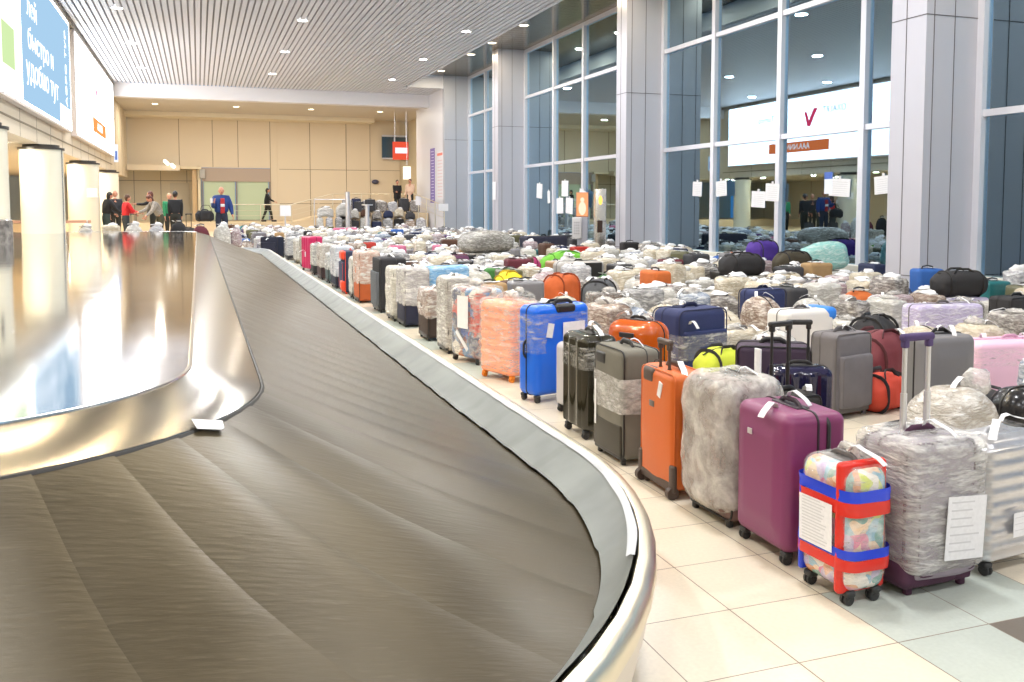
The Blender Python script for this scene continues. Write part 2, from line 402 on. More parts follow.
# dark glossy soffit over the window bays
mb = MB(); y = -14
while y < 40.2:
    mb.box(9.2, XW + 0.1, y + 0.012, y + 0.36, 7.62, 7.66, 0); y += 0.372
mb.box(9.1, XW + 0.3, -14, 40.4, 7.67, 7.75, 1)
struct('ceiling_soffit', mb, [soffit_m, gap_m])
# far lower ceiling
mb = MB(); mb.box(XL, 12, 43.75, 52.5, 6.62, 6.72, 1)
y = 43.9
while y < 52.3:
    mb.box(XL, 11.9, y, y + 0.15, 6.58, 6.62, 0); y += 0.2
mb.box(XL, 9.6, 50.9, 52.5, 6.36, 6.58, 2)
struct('ceiling_far', mb, [mat('far_ceiling', (0.62, 0.56, 0.47), 0.5), gap_m, mat('cream_bulkhead', (0.78, 0.70, 0.54), 0.5)])
mb = MB(); mb.box(XL, 10.86, 43.2, 43.8, 6.45, 7.06); struct('trim_beam', mb, mat('beam_white', (0.78, 0.76, 0.77), 0.5))

# left fascia wall above z 3.12, dark cornice at its top
mb = MB(); mb.box(XL - 0.35, XL, -14, 52.4, 3.12, 7.3, 0)
y = -12.0
while y < 52: mb.box(XL, XL + 0.004, y, y + 0.02, 3.12, 7.0, 1); y += 2.1
mb.box(XL, XL + 0.012, -14, 43.2, 3.42, 3.46, 1)
struct('wall_left', mb, [cream_wall, joint])
mb = MB(); mb.box(XL + 0.0, XL + 0.16, -14, 43.2, 6.92, 7.04); struct('trim_cornice', mb, mat('cornice_dark', (0.30, 0.26, 0.20), 0.5))
mb = MB(); mb.box(-11.4, XL - 0.35, -14, 52.3, 3.12, 3.2, 0); struct('ceiling_left', mb, mat('left_soffit', (0.74, 0.66, 0.50), 0.4))
mb = MB(); mb.box(-11.6, -11.4, -14, 52.4, 0, 3.2, 0)
y = -12
while y < 52: mb.box(-11.4, -11.39, y, y + 0.03, 0, 3.12, 1); y += 2.4
struct('wall_far_left', mb, [cream_wall, joint])
# rear wall behind the camera
mb = MB(); mb.box(-11.6, XW + 0.3, -14.2, -14, 0, 7.8); struct('wall_rear', mb, cream_wall)

# back wall with panel joints, recess under the bulkhead on the left, door bay
mb = MB()
mb.box(-3.6, 0.12, 52.5, 52.7, 5.2, 6.75, 0)
mb.box(-3.6, 0.12, 52.5, 52.7, 3.75, 5.2, 0)
mb.box(0.12, 3.92, 52.5, 52.7, 3.72, 6.75, 0); mb.box(3.92, 11.4, 52.5, 52.7, 0, 6.75, 0)
for xx in (-0.95, 0.8, 2.15, 3.9, 6.12, 8.2, 9.6): mb.box(xx, xx + 0.035, 52.485, 52.5, 0 if xx > 3.8 else 3.75, 6.4, 1)
for zz in (1.7, 3.66): mb.box(4.4, 11.4, 52.485, 52.5, zz, zz + 0.03, 1)
for xx in (4.3, 9.5): mb.box(xx, xx + 0.10, 52.46, 52.5, 0, 6.4, 0)
struct('wall_back', mb, [cream_wall, joint])
mb = MB(); mb.box(-11.4, 0.2, 54.4, 54.6, 0.3, 3.9, 0); mb.box(-11.4, 0.2, 52.3, 54.6, 3.62, 3.75, 0)
mb.box(0.0, 0.15, 52.5, 54.6, 0.3, 3.8, 0)
for xx in (-3.4, -2.0, -0.6): mb.box(xx, xx + 0.03, 54.385, 54.4, 0.3, 3.7, 1)
mb.box(-5, 0, 54.385, 54.4, 3.0, 3.03, 1)
struct('wall_recess', mb, [mat('recess_cream', (0.80, 0.70, 0.50), 0.5), joint])
mb = MB(); mb.box(-3.55, -0.9, 51.6, 52.5, 3.5, 3.8); struct('trim_bulkhead', mb, cream_wall)
# corridor end on the right with its dark window
mb = MB(); mb.box(11.4, 12.0, 52.6, 52.8, 0, 6.75); mb.box(11.9, 12.1, 45.9, 52.8, 0, 7.0); struct('wall_corridor', mb, mat('corridor_cream', (0.70, 0.60, 0.42), 0.5))
mb = MB(); mb.box(10.3, 11.8, 52.3, 52.42, 4.4, 5.7, 0); mb.box(10.3, 11.8, 52.26, 52.3, 5.66, 5.76, 1); mb.box(11.0, 11.05, 52.26, 52.3, 4.4, 5.7, 1); mb.box(10.3, 11.8, 52.26, 52.3, 4.34, 4.42, 1)
struct('window_corridor', mb, [mat('dusk_pane', (0.05, 0.08, 0.11), 0.1), frame_m])
# sliding glass doors in the back wall
d1 = MB(); d1.box(0.2, 3.9, 52.46, 52.6, 2.95, 3.7, 0); door = struct('door_1', d1, mat('door_header', (0.42, 0.34, 0.28), 0.5))
for i, (a, b) in enumerate(((0.3, 1.98), (2.1, 3.8))):
    p = MB(); p.box(a, b, 52.55, 52.58, 0.76, 2.95); p.build('pane', mat('frosted_green_glass', (0.50, 0.60, 0.42), 0.3), door, False)
f = MB()
for xx in (0.2, 2.0, 3.82): f.box(xx, xx + 0.09, 52.42, 52.6, 0.76, 2.95)
f.box(0.2, 3.9, 52.42, 52.6, 0.72, 0.8); f.build('door_frame', mat('door_frame_grey', (0.24, 0.21, 0.19), 0.5), door, False)
mb = MB(); mb.box(-0.3, -0.05, 52.7, 53.4, 0.5, 3.6); struct('trim_door_jamb', mb, mat('jamb_tan', (0.66, 0.47, 0.26), 0.5))
mb = MB(); mb.box(-1.5, -0.45, 54.34, 54.4, 0.5, 2.9); mb.box(-1.45, -0.5, 54.32, 54.34, 0.55, 2.85); struct('door_2', mb, mat('recess_door', (0.72, 0.64, 0.47), 0.45))

# poster wall on the right (x = 10.86) and the grey end wall facing us
pw = MB(); pw.box(10.86, 11.2, 40.61, 45.9, 0, 7.1, 0)
struct('wall_poster', pw, mat('poster_wall_white', (0.66, 0.65, 0.68), 0.45))
ew = MB(); ew.box(10.86, XW + 0.1, 40.3, 40.6, 0, 7.7, 0)
for zz in (0.49, 4.67): ew.box(10.88, XW, 40.292, 40.3, zz, zz + 0.015, 1)
ew.box(11.42, 11.435, 40.292, 40.3, 0, 7.62, 1)
struct('wall_end', ew, [mat('end_wall_grey', (0.44, 0.45, 0.50), 0.42, 0.15), grey_joint])

# window wall: lower wall, windows and pillars
lw = MB(); lw.box(XW, XW + 0.25, -14, 40.3, 0, 0.36); struct('wall_right', lw, mat('plinth_grey', (0.42, 0.41, 0.44), 0.5))
hd = MB(); hd.box(XW + 0.02, XW + 0.25, -14, 40.3, 7.5, 7.7); struct('wall_right_head', hd, frame_m)
glass = glass_mat()
bays = [(33.4, 40.3, [35.98, 37.73]), (22.4, 32.7, [27.08, 29.68]), (12.05, 21.8, [13.95, 16.55, 19.2]), (1.2, 11.3, [3.7, 6.2, 8.7]), (-9.5, 0.5, [-7, -4.5, -2])]
for wi, (y0, y1, ml) in enumerate(bays):
    g = MB(); g.box(XW + 0.10, XW + 0.116, y0, y1, 0.49, 7.5)
    go = g.build('window_%d' % (wi + 1), glass, None, False); go['kind'] = 'structure'
    f = MB()
    for yy in [y0 + 0.06] + ml + [y1 - 0.06]:
        f.box(XW, XW + 0.20, yy - 0.07, yy + 0.07, 0.45, 7.6)
    for zz in (3.14, 5.80): f.box(XW + 0.03, XW + 0.19, y0, y1, zz - 0.055, zz + 0.055)
    f.build('window_frame', frame_m, go, False)
    s = MB(); s.box(XW - 0.16, XW + 0.2, y0, y1, 0.35, 0.49); s.build('window_sill', sill_m, go, False)
def pillar(y0, y1, label):
    t = thing('pillar', label, 'pillar', (0, 0, 0), 0, None)
    b = MB(); b.box(10.95, XW + 0.1, y0, y1, 0, 7.64); b.build('panel_cladding', grey_panel, t, False)
    j = MB()
    for zz in (0.49, 4.67):
        j.box(10.944, XW, y0 - 0.006, y1 + 0.006, zz, zz + 0.014)
    for xx in (11.1, 11.52): j.box(xx, xx + 0.014, y0 - 0.005, y0, 0, 7.62)
    ym = y0 + (y1 - y0) * 0.55
    j.box(10.945, 10.95, ym, ym + 0.014, 0, 7.62)
    j.build('panel_seam', grey_joint, t, False)
    t.location = (0, 0, 0)
    return t
pillar(11.3, 12.05, 'nearest grey panel-clad square pillar, standing right of the large reflecting window')
pillar(21.8, 22.4, 'second grey panel-clad square pillar, just right of the steel post and ticket stand')
pillar(32.7, 33.4, 'farthest free grey panel-clad pillar, between the two most distant windows')
pillar(0.5, 1.2, 'grey panel-clad pillar beside the camera, outside the right edge of view')

# outside at night: apron ground and a pale distant strip
mb = MB(); mb.box(XW + 0.4, 60, -20, 60, -0.6, -0.5); struct('ground_outside', mb, mat('night_apron', (0.03, 0.035, 0.04), 0.6))

# ================================================================== ROUND COLUMNS ON THE LEFT
for (yy, xx, r, lab, dark) in ((18.1, -3.62, 0.42, 'cream round column at the left frame edge with a dark marble base', True),
                              (24.6, -3.62, 0.49, 'thick cream round column lit from above, second from the left edge', False),
                              (33.0, -3.62, 0.49, 'cream round column with a small white notice, third from the left edge', False),
                              (41.4, -3.62, 0.45, 'farthest cream round column, behind the people in dark coats', False)):
    t = thing('round_column', lab, 'column', (xx, yy, 0))
    z0 = 0.953 if yy < 26 else (0.36 if yy > 29.6 else 0)
    b = MB(); b.lathe([(0, z0), (r, z0), (r, 3.0), (0, 3.0)], 40); b.build('shaft', col_cream, t, True)
    b = MB(); b.lathe([(r - 0.02, 3.0), (r + 0.03, 3.0), (r + 0.03, 3.05), (r - 0.08, 3.05), (r - 0.08, 3.12)], 40); b.build('dark_collar', mat('collar_dark', (0.05, 0.04, 0.03), 0.4), t)
    if dark:
        b = MB(); b.lathe([(r + 0.001, 0.953), (r + 0.035, 0.953), (r + 0.035, 1.38), (r + 0.001, 1.40)], 40); b.build('base', mat('marble_grey', (0.22, 0.20, 0.18), 0.15, var=0.5, vscale=9), t)
        b = MB(); b.rbox((0.30, -0.30, 2.45), (0.05, 0.05, 0.42), 0.01); b.build('wall_reader', greyp, t)
    if yy == 33.0:
        b = MB(); b.box(0.15, 0.46, -0.475, -0.46, 1.95, 2.2); b.box(0.12, 0.49, -0.47, -0.455, 1.90, 1.94); b.build('notice', paper, t, False)
    if yy > 24 and yy < 25:
        for a in (-0.35, 1.25):
            b = MB(); b.box(-0.02, 0.02, -0.008, 0.008, 0.953, 3.0); o = b.build('edge_strip', chrome, t, False, loc=((r + 0.012) * math.cos(a), (r + 0.012) * math.sin(a), 0), rz=a + PI / 2)

# ================================================================== CAROUSEL
SEG = []
REF = 0.9
def prm(o):
    k = o / 1.55
    return (-0.80 - 0.24 * k, 3.96 + 0.17 * k, 1.81 - o)
YF, XLft = 24.3, -5.2
def seglen():
    cx, cy, X = prm(REF); R = X - cx
    L = [YF - cy, R * PI / 2, cx - XLft, R * PI / 2, YF - cy, R * PI / 2, cx - XLft, R * PI / 2]
    return L
SL = seglen(); TOT = sum(SL)
def rp(o, s):
    s = s % TOT; cx, cy, X = prm(o); R = X - cx
    for i, l in enumerate(SL):
        if s <= l or i == 7:
            t = s / l; break
        s -= l
    xr, xl, yb, yf = X, XLft - R, cy - R, YF + R
    if i == 0: return (xr, YF + (cy - YF) * t)
    if i == 1: a = -PI / 2 * t; return (cx + R * math.cos(a), cy + R * math.sin(a))
    if i == 2: return (cx + (XLft - cx) * t, yb)
    if i == 3: a = -PI / 2 - PI / 2 * t; return (XLft + R * math.cos(a), cy + R * math.sin(a))
    if i == 4: return (xl, cy + (YF - cy) * t)
    if i == 5: a = PI - PI / 2 * t; return (XLft + R * math.cos(a), YF + R * math.sin(a))
    if i == 6: return (XLft + (cx - XLft) * t, yf)
    a = PI / 2 - PI / 2 * t; return (cx + R * math.cos(a), YF + R * math.sin(a))
NS = 360
def narrow(s):   # the skirt stands steeper round the near bend
    t = (s - SL[0]) / (SL[1] * 0.5); return 0.115 * max(0.0, min(1.0, t)) if s < SL[0] + SL[1] + SL[2] else 0.115 * max(0.0, 1 - (s - SL[0] - SL[1] - SL[2]) / 2)
def strip(mb, prof, ns=NS, mi=0, s0=0, s1=None, wob=None):
    s1 = TOT if s1 is None else s1; closed = abs(s1 - s0 - TOT) < 1e-6; k = len(prof); vs = []; fs = []
    n = ns if closed else ns + 1
    for i in range(n):
        s = s0 + (s1 - s0) * i / ns
        for j, (o, z) in enumerate(prof):
            do, dz = wob(s, j) if wob else (0, 0)
            p = rp(o + do, s); vs.append((p[0], p[1], z + dz))
    for i in range(ns):
        for j in range(k - 1):
            a = (i % n) * k + j; b = ((i + 1) % n) * k + j; fs.append((a, a + 1, b + 1, b))
    mb.add(vs, fs, mi)
ZI, ZO = 0.85, 0.33
car = thing('baggage_carousel', 'long oval baggage carousel with dark rubber belt and polished steel island', 'baggage carousel')
mb = MB(); NP = int(TOT / 0.36); OUT = [0.255 + (1.56 - 0.255) * i / 8 for i in range(9)]
def beltz(o):
    t = (o - 0.25) / 1.3; return ZO + (ZI - ZO) * (t + 0.05 * math.sin(PI * t) * -1)
for p in range(NP):
    vs = []; fs = []; fr = [0.0, 0.12, 0.35, 0.6, 0.85, 1.06]; zz = [0.014, 0.017, 0.013, 0.008, 0.003, -0.002]
    for q, (a, b) in enumerate(zip(fr, zz)):
        for i, o in enumerate(OUT):
            u = i / 8; cres = 0.16 * math.sin(PI * u) - 0.10 * u
            s_ = (p + a + cres) * TOT / NP; pt = rp(o - narrow(s_ % TOT) * (1 - u) ** 2, s_); vs.append((pt[0], pt[1], beltz(o) + b * (0.25 + 0.9 * math.sin(PI * u) ** 0.7)))
    for i, o in enumerate(OUT):
        u = i / 8; cres = 0.16 * math.sin(PI * u) - 0.10 * u
        s_ = (p - 0.004 + cres) * TOT / NP; pt = rp(o - narrow(s_ % TOT) * (1 - u) ** 2, s_); vs.append((pt[0], pt[1], beltz(o) - 0.002 - 0.003 * math.sin(PI * u)))
    for q in range(5):
        for i in range(8): a = q * 9 + i; fs.append((a, a + 9, a + 10, a + 1))
    for i in range(8): a = 6 * 9 + i; fs.append((a, i, i + 1, a + 1))
    mb.add(vs, fs)
belt = mb.build('belt', belt_mat(), car, True, ang=25)
mb = MB(); strip(mb, [(1.535, ZI - 0.03), (1.548, ZI + 0.005), (1.554, ZI + 0.010), (1.56, ZI + 0.008)]); mb.build('belt_seal', mat('seal_black', (0.02, 0.018, 0.015), 0.5), car)
mb = MB(); strip(mb, [(1.558, ZI - 0.004), (1.565, ZI + 0.012), (1.70, ZI + 0.056), (1.85, ZI + 0.100), (1.858, ZI + 0.09)])
ap = mb.build('apron', apron_steel, car)
mb = MB(); ZD = 0.953; pts = [rp(1.862, TOT * i / NS) for i in range(NS)]
mb.add([(x, y, ZD) for x, y in pts] + [(x, y, ZD - 0.02) for x, y in pts], [tuple(reversed(range(NS)))] + [(i, (i + 1) % NS, NS + (i + 1) % NS, NS + i) for i in range(NS)])
dk = mb.build('deck', deck_steel, car, True, ang=20)
mb = MB(); strip(mb, [(1.848, ZD - 0.012), (1.850, ZD + 0.004), (1.862, ZD + 0.005), (1.868, ZD + 0.0005)]); mb.build('deck_edging', mat('bright_edge', (0.9, 0.88, 0.84), 0.2, 1.0), car)
# vinyl skirt flap in overlapping lengths
def wob(s, j):
    a = noise.noise(Vector((s * 1.7, j * 3.1, 0))) * 0.018; st = ((s / 0.42) % 1.0)
    return ((0.0 if j == 0 else a) + (0.010 * st if j else 0) - narrow(s % TOT) * (0.12, 0.3, 0.62, 1.0)[j], (0.004 * st if j == 0 else 0) + (a * 0.3 if j > 1 else 0))
mb = MB(); strip(mb, [(0.082, 0.462), (0.115, 0.436), (0.18, 0.39), (0.262, 0.352)], 1800, wob=wob)
mb.build('skirt_flap', mat('grey_vinyl', (0.15, 0.165, 0.155), 0.42, var=0.25, vscale=2.5), car)
mb = MB(); strip(mb, [(0.066, 0.468), (0.082, 0.470), (0.098, 0.460)], 900, s0=TOT - 6, s1=TOT + SL[0] + 1.0, wob=lambda s, j: (noise.noise(Vector((s * 5, j, 4))) * 0.006, 0.0))
mb.build('masking_tape', mat('masking_tape', (0.42, 0.44, 0.46), 0.5), car)
mb = MB(); strip(mb, [(0.06, 0.455), (0.07, 0.40), (0.09, 0.28)]); mb.build('gap_shade_strip', mat('gap_shade_dark', (0.03, 0.028, 0.024), 0.6), car)  # near-black strip stands in for the shade between flap and rail
mb = MB(); strip(mb, [(0.062, 0.43), (0.062, 0.448), (0.055, 0.457), (0.03, 0.458), (0.008, 0.447), (-0.004, 0.42), (-0.004, 0.375), (0.004, 0.355)]); mb.build('bumper_rail', rail_steel, car)
mb = MB(); strip(mb, [(0.008, 0.36), (0.014, 0.30), (0.06, 0.10), (0.065, 0.09)]); mb.build('fascia', mat('fascia_beige', (0.62, 0.57, 0.50), 0.28, 0.3), car)
mb = MB(); strip(mb, [(0.060, 0.10), (0.12, 0.09), (0.12, 0.0)]); mb.build('plinth', mat('plinth_dark', (0.10, 0.09, 0.08), 0.5), car)
mb = MB(); strip(mb, [(1.53, ZI - 0.03), (1.6, 0.0)]); mb.build('inner_support', greyp, car)

# luggage tag lying on the belt
t = thing('baggage_tag', 'white paper baggage tag lying on the dark belt near the steel apron', 'baggage tag', (-0.02, 3.36, 0.868), 0.35)
mb = MB()
g = [(-0.055, -0.035, 0), (0.035, -0.035, 0), (0.05, -0.02, 0), (0.058, 0.03, 0.004), (-0.055, 0.035, 0.003)]
mb.add([(a, b, c_ + 0.003) for a, b, c_ in g] + [(a, b, c_) for a, b, c_ in g], [(0, 1, 2, 3, 4), (9, 8, 7, 6, 5)] + [(i, (i + 1) % 5 + 0, (i + 1) % 5 + 5, i + 5)[::-1] for i in range(5)])
mb.build('tag_sheet', paper, t, False)
t.rotation_euler = (0.26, 0.20, 0.35); t.location = (0.02, 3.36, 0.862)

# ================================================================== ADVERTISING LIGHTBOXES
def lightbox(y0, y1, z0, z1, label):
    t = thing('advertising_lightbox', label, 'advertising lightbox', (XL + 0.03 - 0.22, (y0 + y1) / 2, z0))
    W = (y1 - y0) / 2; H = z1 - z0
    b = MB(); b.box(0.2, 0.36, -W, W, 0, H, 0); b.build('housing', mat('lightbox_housing', (0.62, 0.55, 0.50), 0.4), t, False)
    return t, W, H
t, W, H = lightbox(11.6, 28.6, 3.72, 6.9, 'lit advertising lightbox with blue panel and white lettering, nearest on left wall')
b = MB(); b.box(0.36, 0.372, -W + 0.05, W - 0.05, 0.06, H - 0.06); b.build('screen', emit_mat('sign_white', (0.93, 0.97, 1.0), 5.5), t, False)
b = MB(); b.box(0.372, 0.376, 21.0 - 20.1, W - 0.15, 0.12, H - 0.15); b.build('blue_panel', emit_mat('sign_blue', (0.42, 0.66, 0.90), 0.85), t, False)
b = MB(); b.box(0.376, 0.38, W - 2.3, W - 0.15, 0.10, 0.62); b.build('white_corner', emit_mat('sign_white_soft', (0.95, 0.97, 1.0), 1.8), t, False)
b = MB(); b.box(0.372, 0.376, -W + 0.2, 0.6, 0.12, H - 0.15); b.build('pale_green_panel', emit_mat('sign_pale', (0.92, 0.97, 0.80), 1.7), t, False)
b = MB(); b.rbox((0.378, -0.55, 1.0), (0.01, 1.2, 0.8), 0.004); b.build('green_patch', emit_mat('sign_green', (0.60, 0.78, 0.40), 1.0), t, False)
lw_ = emit_mat('sign_letter', (0.95, 0.98, 1.0), 1.9)
for (s_, yy, zz, sz, al) in (('лей', 1.6, 2.2, 0.6, 'LEFT'), ('быстро и', 1.6, 1.52, 0.66, 'LEFT'), ('удобно тут', 1.3, 0.85, 0.70, 'LEFT')):
    text(s_, sz, lw_, t, (0.38, yy, zz), (PI / 2, 0, PI / 2), sx=1.25, align=al)
text('АЭРО ТУР', 0.42, lw_, t, (0.38, W - 1.0, 1.7), (0, -PI / 2, PI), name='vertical_lettering')
t, W, H = lightbox(29.8, 42.5, 3.72, 6.9, 'white lit advertising lightbox with red tick logo and orange bar, farther on left wall')
b = MB(); b.box(0.36, 0.372, -W + 0.05, W - 0.05, 0.06, H - 0.06); b.build('screen', emit_mat('sign_white', (0.93, 0.97, 1.0), 5.5), t, False)
b = MB(); V_ = [(-1.15, 2.50), (-0.85, 2.50), (-0.52, 1.95), (-0.36, 2.35), (-0.18, 2.4), (-0.40, 1.68), (-0.62, 1.66)]
b.add([(0.38, y_, z_) for y_, z_ in V_] + [(0.374, y_, z_) for y_, z_ in V_], [(0, 6, 2, 1), (2, 5, 4, 3), (2, 6, 5)] + [(i, (i + 1) % 7, (i + 1) % 7 + 7, i + 7) for i in range(7)])
b.build('red_tick_logo', emit_mat('sign_red', (0.80, 0.05, 0.12), 2.2), t, False)
dk_l = emit_mat('sign_dark', (0.22, 0.20, 0.26), 1.0)
text('OXALRT', 0.42, dk_l, t, (0.376, -2.3, 2.35), (PI / 2, 0, PI / 2))
text('Turmob', 0.40, dk_l, t, (0.376, 2.9, 2.25), (PI / 2, 0, PI / 2))
b = MB(); b.box(0.372, 0.378, -2.0, 2.6, 0.50, 1.0); ob = b.build('orange_bar', emit_mat('sign_orange', (0.95, 0.20, 0.06), 1.8), t, False)
text('AAA.NNN', 0.40, emit_mat('sign_letter', (1, 1, 1), 1.9), ob, (0.38, 0.3, 0.75), (PI / 2, 0, PI / 2))
# small vertical sign at the far left wall
t = thing('wall_sign', 'small lit blue and white vertical sign projecting from the far left wall', 'sign', (XL, 44.5, 3.6))
b = MB(); b.box(0, 0.16, -0.05, 0.05, 0, 0.8); b.build('sign_box', emit_mat('small_sign_white', (0.8, 0.86, 1.0), 1.1), t, False)
b = MB(); b.box(0.03, 0.13, -0.056, -0.05, 0.1, 0.5); b.build('blue_field', emit_mat('small_sign_blue', (0.2, 0.3, 0.7), 0.8), t, False)

# poster strip and list on the poster wall
t = thing('wall_banner', 'tall narrow purple information banner on the white wall by the ramp', 'banner', (10.86, 42.5, 1.75))
b = MB(); b.box(-0.02, 0, -0.42, 0.42, 0, 2.65); b.build('sheet', mat('banner_purple', (0.20, 0.14, 0.42), 0.5), t, False)
b = MB()
for i in range(17): w_ = 0.2 + 0.12 * random.random(); b.box(-0.024, -0.02, -0.3, -0.3 + 2 * w_, 0.15 + i * 0.145, 0.19 + i * 0.145)
b.build('print', mat('banner_print', (0.62, 0.60, 0.78), 0.6), t, False)
t = thing('wall_list', 'white notice list with red heading and grey rows beside the purple banner', 'notice', (10.86, 41.1, 1.9))
b = MB(); b.box(-0.012, 0, -0.55, 0.5, 0, 2.25); b.build('sheet', mat('notice_pale', (0.72, 0.70, 0.72), 0.6), t, False)
b = MB(); b.box(-0.018, -0.012, -0.5, 0.48, 2.08, 2.2); b.build('heading', mat('heading_red', (0.80, 0.22, 0.16), 0.6), t, False)
b = MB()
for i in range(12): b.box(-0.016, -0.012, -0.45, 0.4, 0.12 + i * 0.155, 0.16 + i * 0.155)
b.build('rows', mat('rows_pink', (0.70, 0.50, 0.50), 0.6), t, False)
# hanging red and lit signs in the corridor
t = thing('hanging_sign', 'small red hanging sign with white stripe near the corridor window', 'sign', (10.25, 47.0, 4.05))
b = MB(); b.box(-0.42, 0.42, -0.05, 0.05, 0, 0.95); b.build('sign_box', emit_mat('hang_red', (0.85, 0.10, 0.05), 0.9), t, False)
b = MB(); b.box(-0.30, 0.36, -0.058, -0.05, 0.34, 0.64); b.build('white_stripe', emit_mat('hang_white', (0.9, 0.88, 1.0), 1.0), t, False)
b = MB(); b.cyl((-0.3, 0, 0.95), (-0.3, 0, 2.53), 0.012, 6); b.cyl((0.3, 0, 0.95), (0.3, 0, 2.53), 0.012, 6); b.build('suspension_rod', alu, t)
t = thing('lit_panel', 'small glowing cream panel hanging below the red sign', 'sign', (10.5, 46.6, 3.0))
b = MB(); b.box(-0.2, 0.2, -0.04, 0.04, 0, 0.68); b.build('panel', emit_mat('glow_cream', (1.0, 0.92, 0.75), 1.5), t, False)
b = MB(); b.cyl((0, 0, 0.68), (0, 0, 3.58), 0.01, 6); b.build('suspension_rod', alu, t)

# ================================================================== CEILING DOWNLIGHTS
warm = (1.0, 0.93, 0.82); cool = (0.97, 0.98, 1.0)
lamp_c = emit_mat('lamp_cool', (1.0, 0.98, 0.93), 14.0); lamp_w = emit_mat('lamp_warm', (1.0, 0.86, 0.58), 10.0)
trimm = mat('lamp_trim', (0.75, 0.75, 0.75), 0.4)
proto_dl = None
def downlight(x, y, z, label, m, power, col, group, size=0.34, spot=False):
    t = thing('downlight', label, 'ceiling light', (x, y, z), 0, group)
    b = MB(); b.lathe([(0.14, 0.0), (0.17, -0.014), (0.19, -0.010), (0.195, 0.004)], 20); b.build('trim_ring', trimm, t)
    b = MB(); b.lathe([(0.0, -0.004), (0.145, -0.004)], 20); b.build('lens', m, t)
    if power:
        l = bpy.data.lights.new('downlight_lamp', 'AREA'); l.shape = 'DISK'; l.size = size; l.energy = power; l.color = col
        o = bpy.data.objects.new('lamp', l); C.objects.link(o); o.location = (0, 0, -0.03); o.parent = t
    return t
rown = {-2: 'left', 3: 'middle', 8: 'right'}
ords = ['first', 'second', 'third', 'fourth', 'fifth', 'sixth', 'seventh', 'eighth', 'ninth', 'tenth', 'eleventh', 'twelfth']
PW = 150
for xx in (-2, 3, 8):
    for i in range(9):
        yy = 38.3 - 5.65 * i
        downlight(xx, yy, ZC, 'round downlight in the %s row of the slatted ceiling, %s from the white beam' % (rown[xx], ords[i]), lamp_c, PW, cool, None)
for i, yy in enumerate((38.9, 34.3, 31.6, 28.2, 23.6, 20.6, 16.0, 10.2, 4.5)):
    downlight(10.35, yy, 7.62, 'warm downlight in the dark window soffit, %s from the far end' % ords[i], lamp_w, 60, (1.0, 0.84, 0.60), None, 0.25)
for i, xx in enumerate((-1.9, 1.9, 5.6, 9.2)):
    downlight(xx, 47.2, 6.58, 'downlight in the lower ceiling beyond the beam, %s from the left' % ords[i], lamp_w, 110, (1.0, 0.92, 0.78), None)
for i, yy in enumerate((2.0, 9.0, 15.6, 19.5, 23.7, 28, 32.1, 36.5, 40.5, 44)):
    downlight(-4.4 if i % 2 else -3.95 - 0.35, yy, 3.12, 'warm downlight in the low left soffit above the columns, %s from the camera' % ords[i], lamp_w, 62, (1.0, 0.91, 0.74), None, 0.25)
for i, (xx, yy) in enumerate(((-7, 6), (-7.5, 14), (-7, 22), (-7.5, 30), (-7, 38), (-5.5, 45))):
    downlight(xx, yy, 3.12, 'downlight deep in the left side hall, %s from the camera' % ords[i], lamp_w, 130, (1.0, 0.92, 0.78), None)
for i, xx in enumerate((-3.1, -1.1, -0.2, 0.8, 1.9, 4.2)):  # unseen extra lamps, added to put highlight streaks on the steel apron
    downlight(xx, 8.6 + .5 * (i % 2), ZC, 'added warm downlight above the near carousel bend, %s from the left' % ords[i], lamp_w, 45, (1.0, 0.84, 0.56), None, 0.2)
t = thing('spotlight', 'twin-head white spotlight on the bulkhead over the recess', 'spotlight', (-1.5, 51.5, 3.75))
b = MB(); b.cyl((0, 0.1, 0.1), (-0.15, -0.2, 0.25), 0.09, 12); b.cyl((0.3, 0.1, -0.05), (0.2, -0.2, 0.05), 0.09, 12); b.build('lamp_heads', emit_mat('spot_glow', (1, 0.95, 0.85), 2.5), t)
t = thing('wall_speaker', 'small grey box loudspeaker high beside the glass doors', 'loudspeaker', (0.25, 52.42, 3.35))
b = MB(); b.rbox((0, -0.1, 0), (0.3, 0.2, 0.5), 0.05); b.build('cabinet', mat('speaker_grey', (0.45, 0.44, 0.42), 0.5), t)
t = thing('wall_camera', 'small dark round device on the cream back wall right of centre', 'camera', (10.1 - 0.2, 52.4, 3.0))
b = MB(); b.blob((0, 0, 0), (0.22, 0.12, 0.14), 12, 8); b.build('housing', mat('device_dark', (0.07, 0.07, 0.12), 0.3), t)
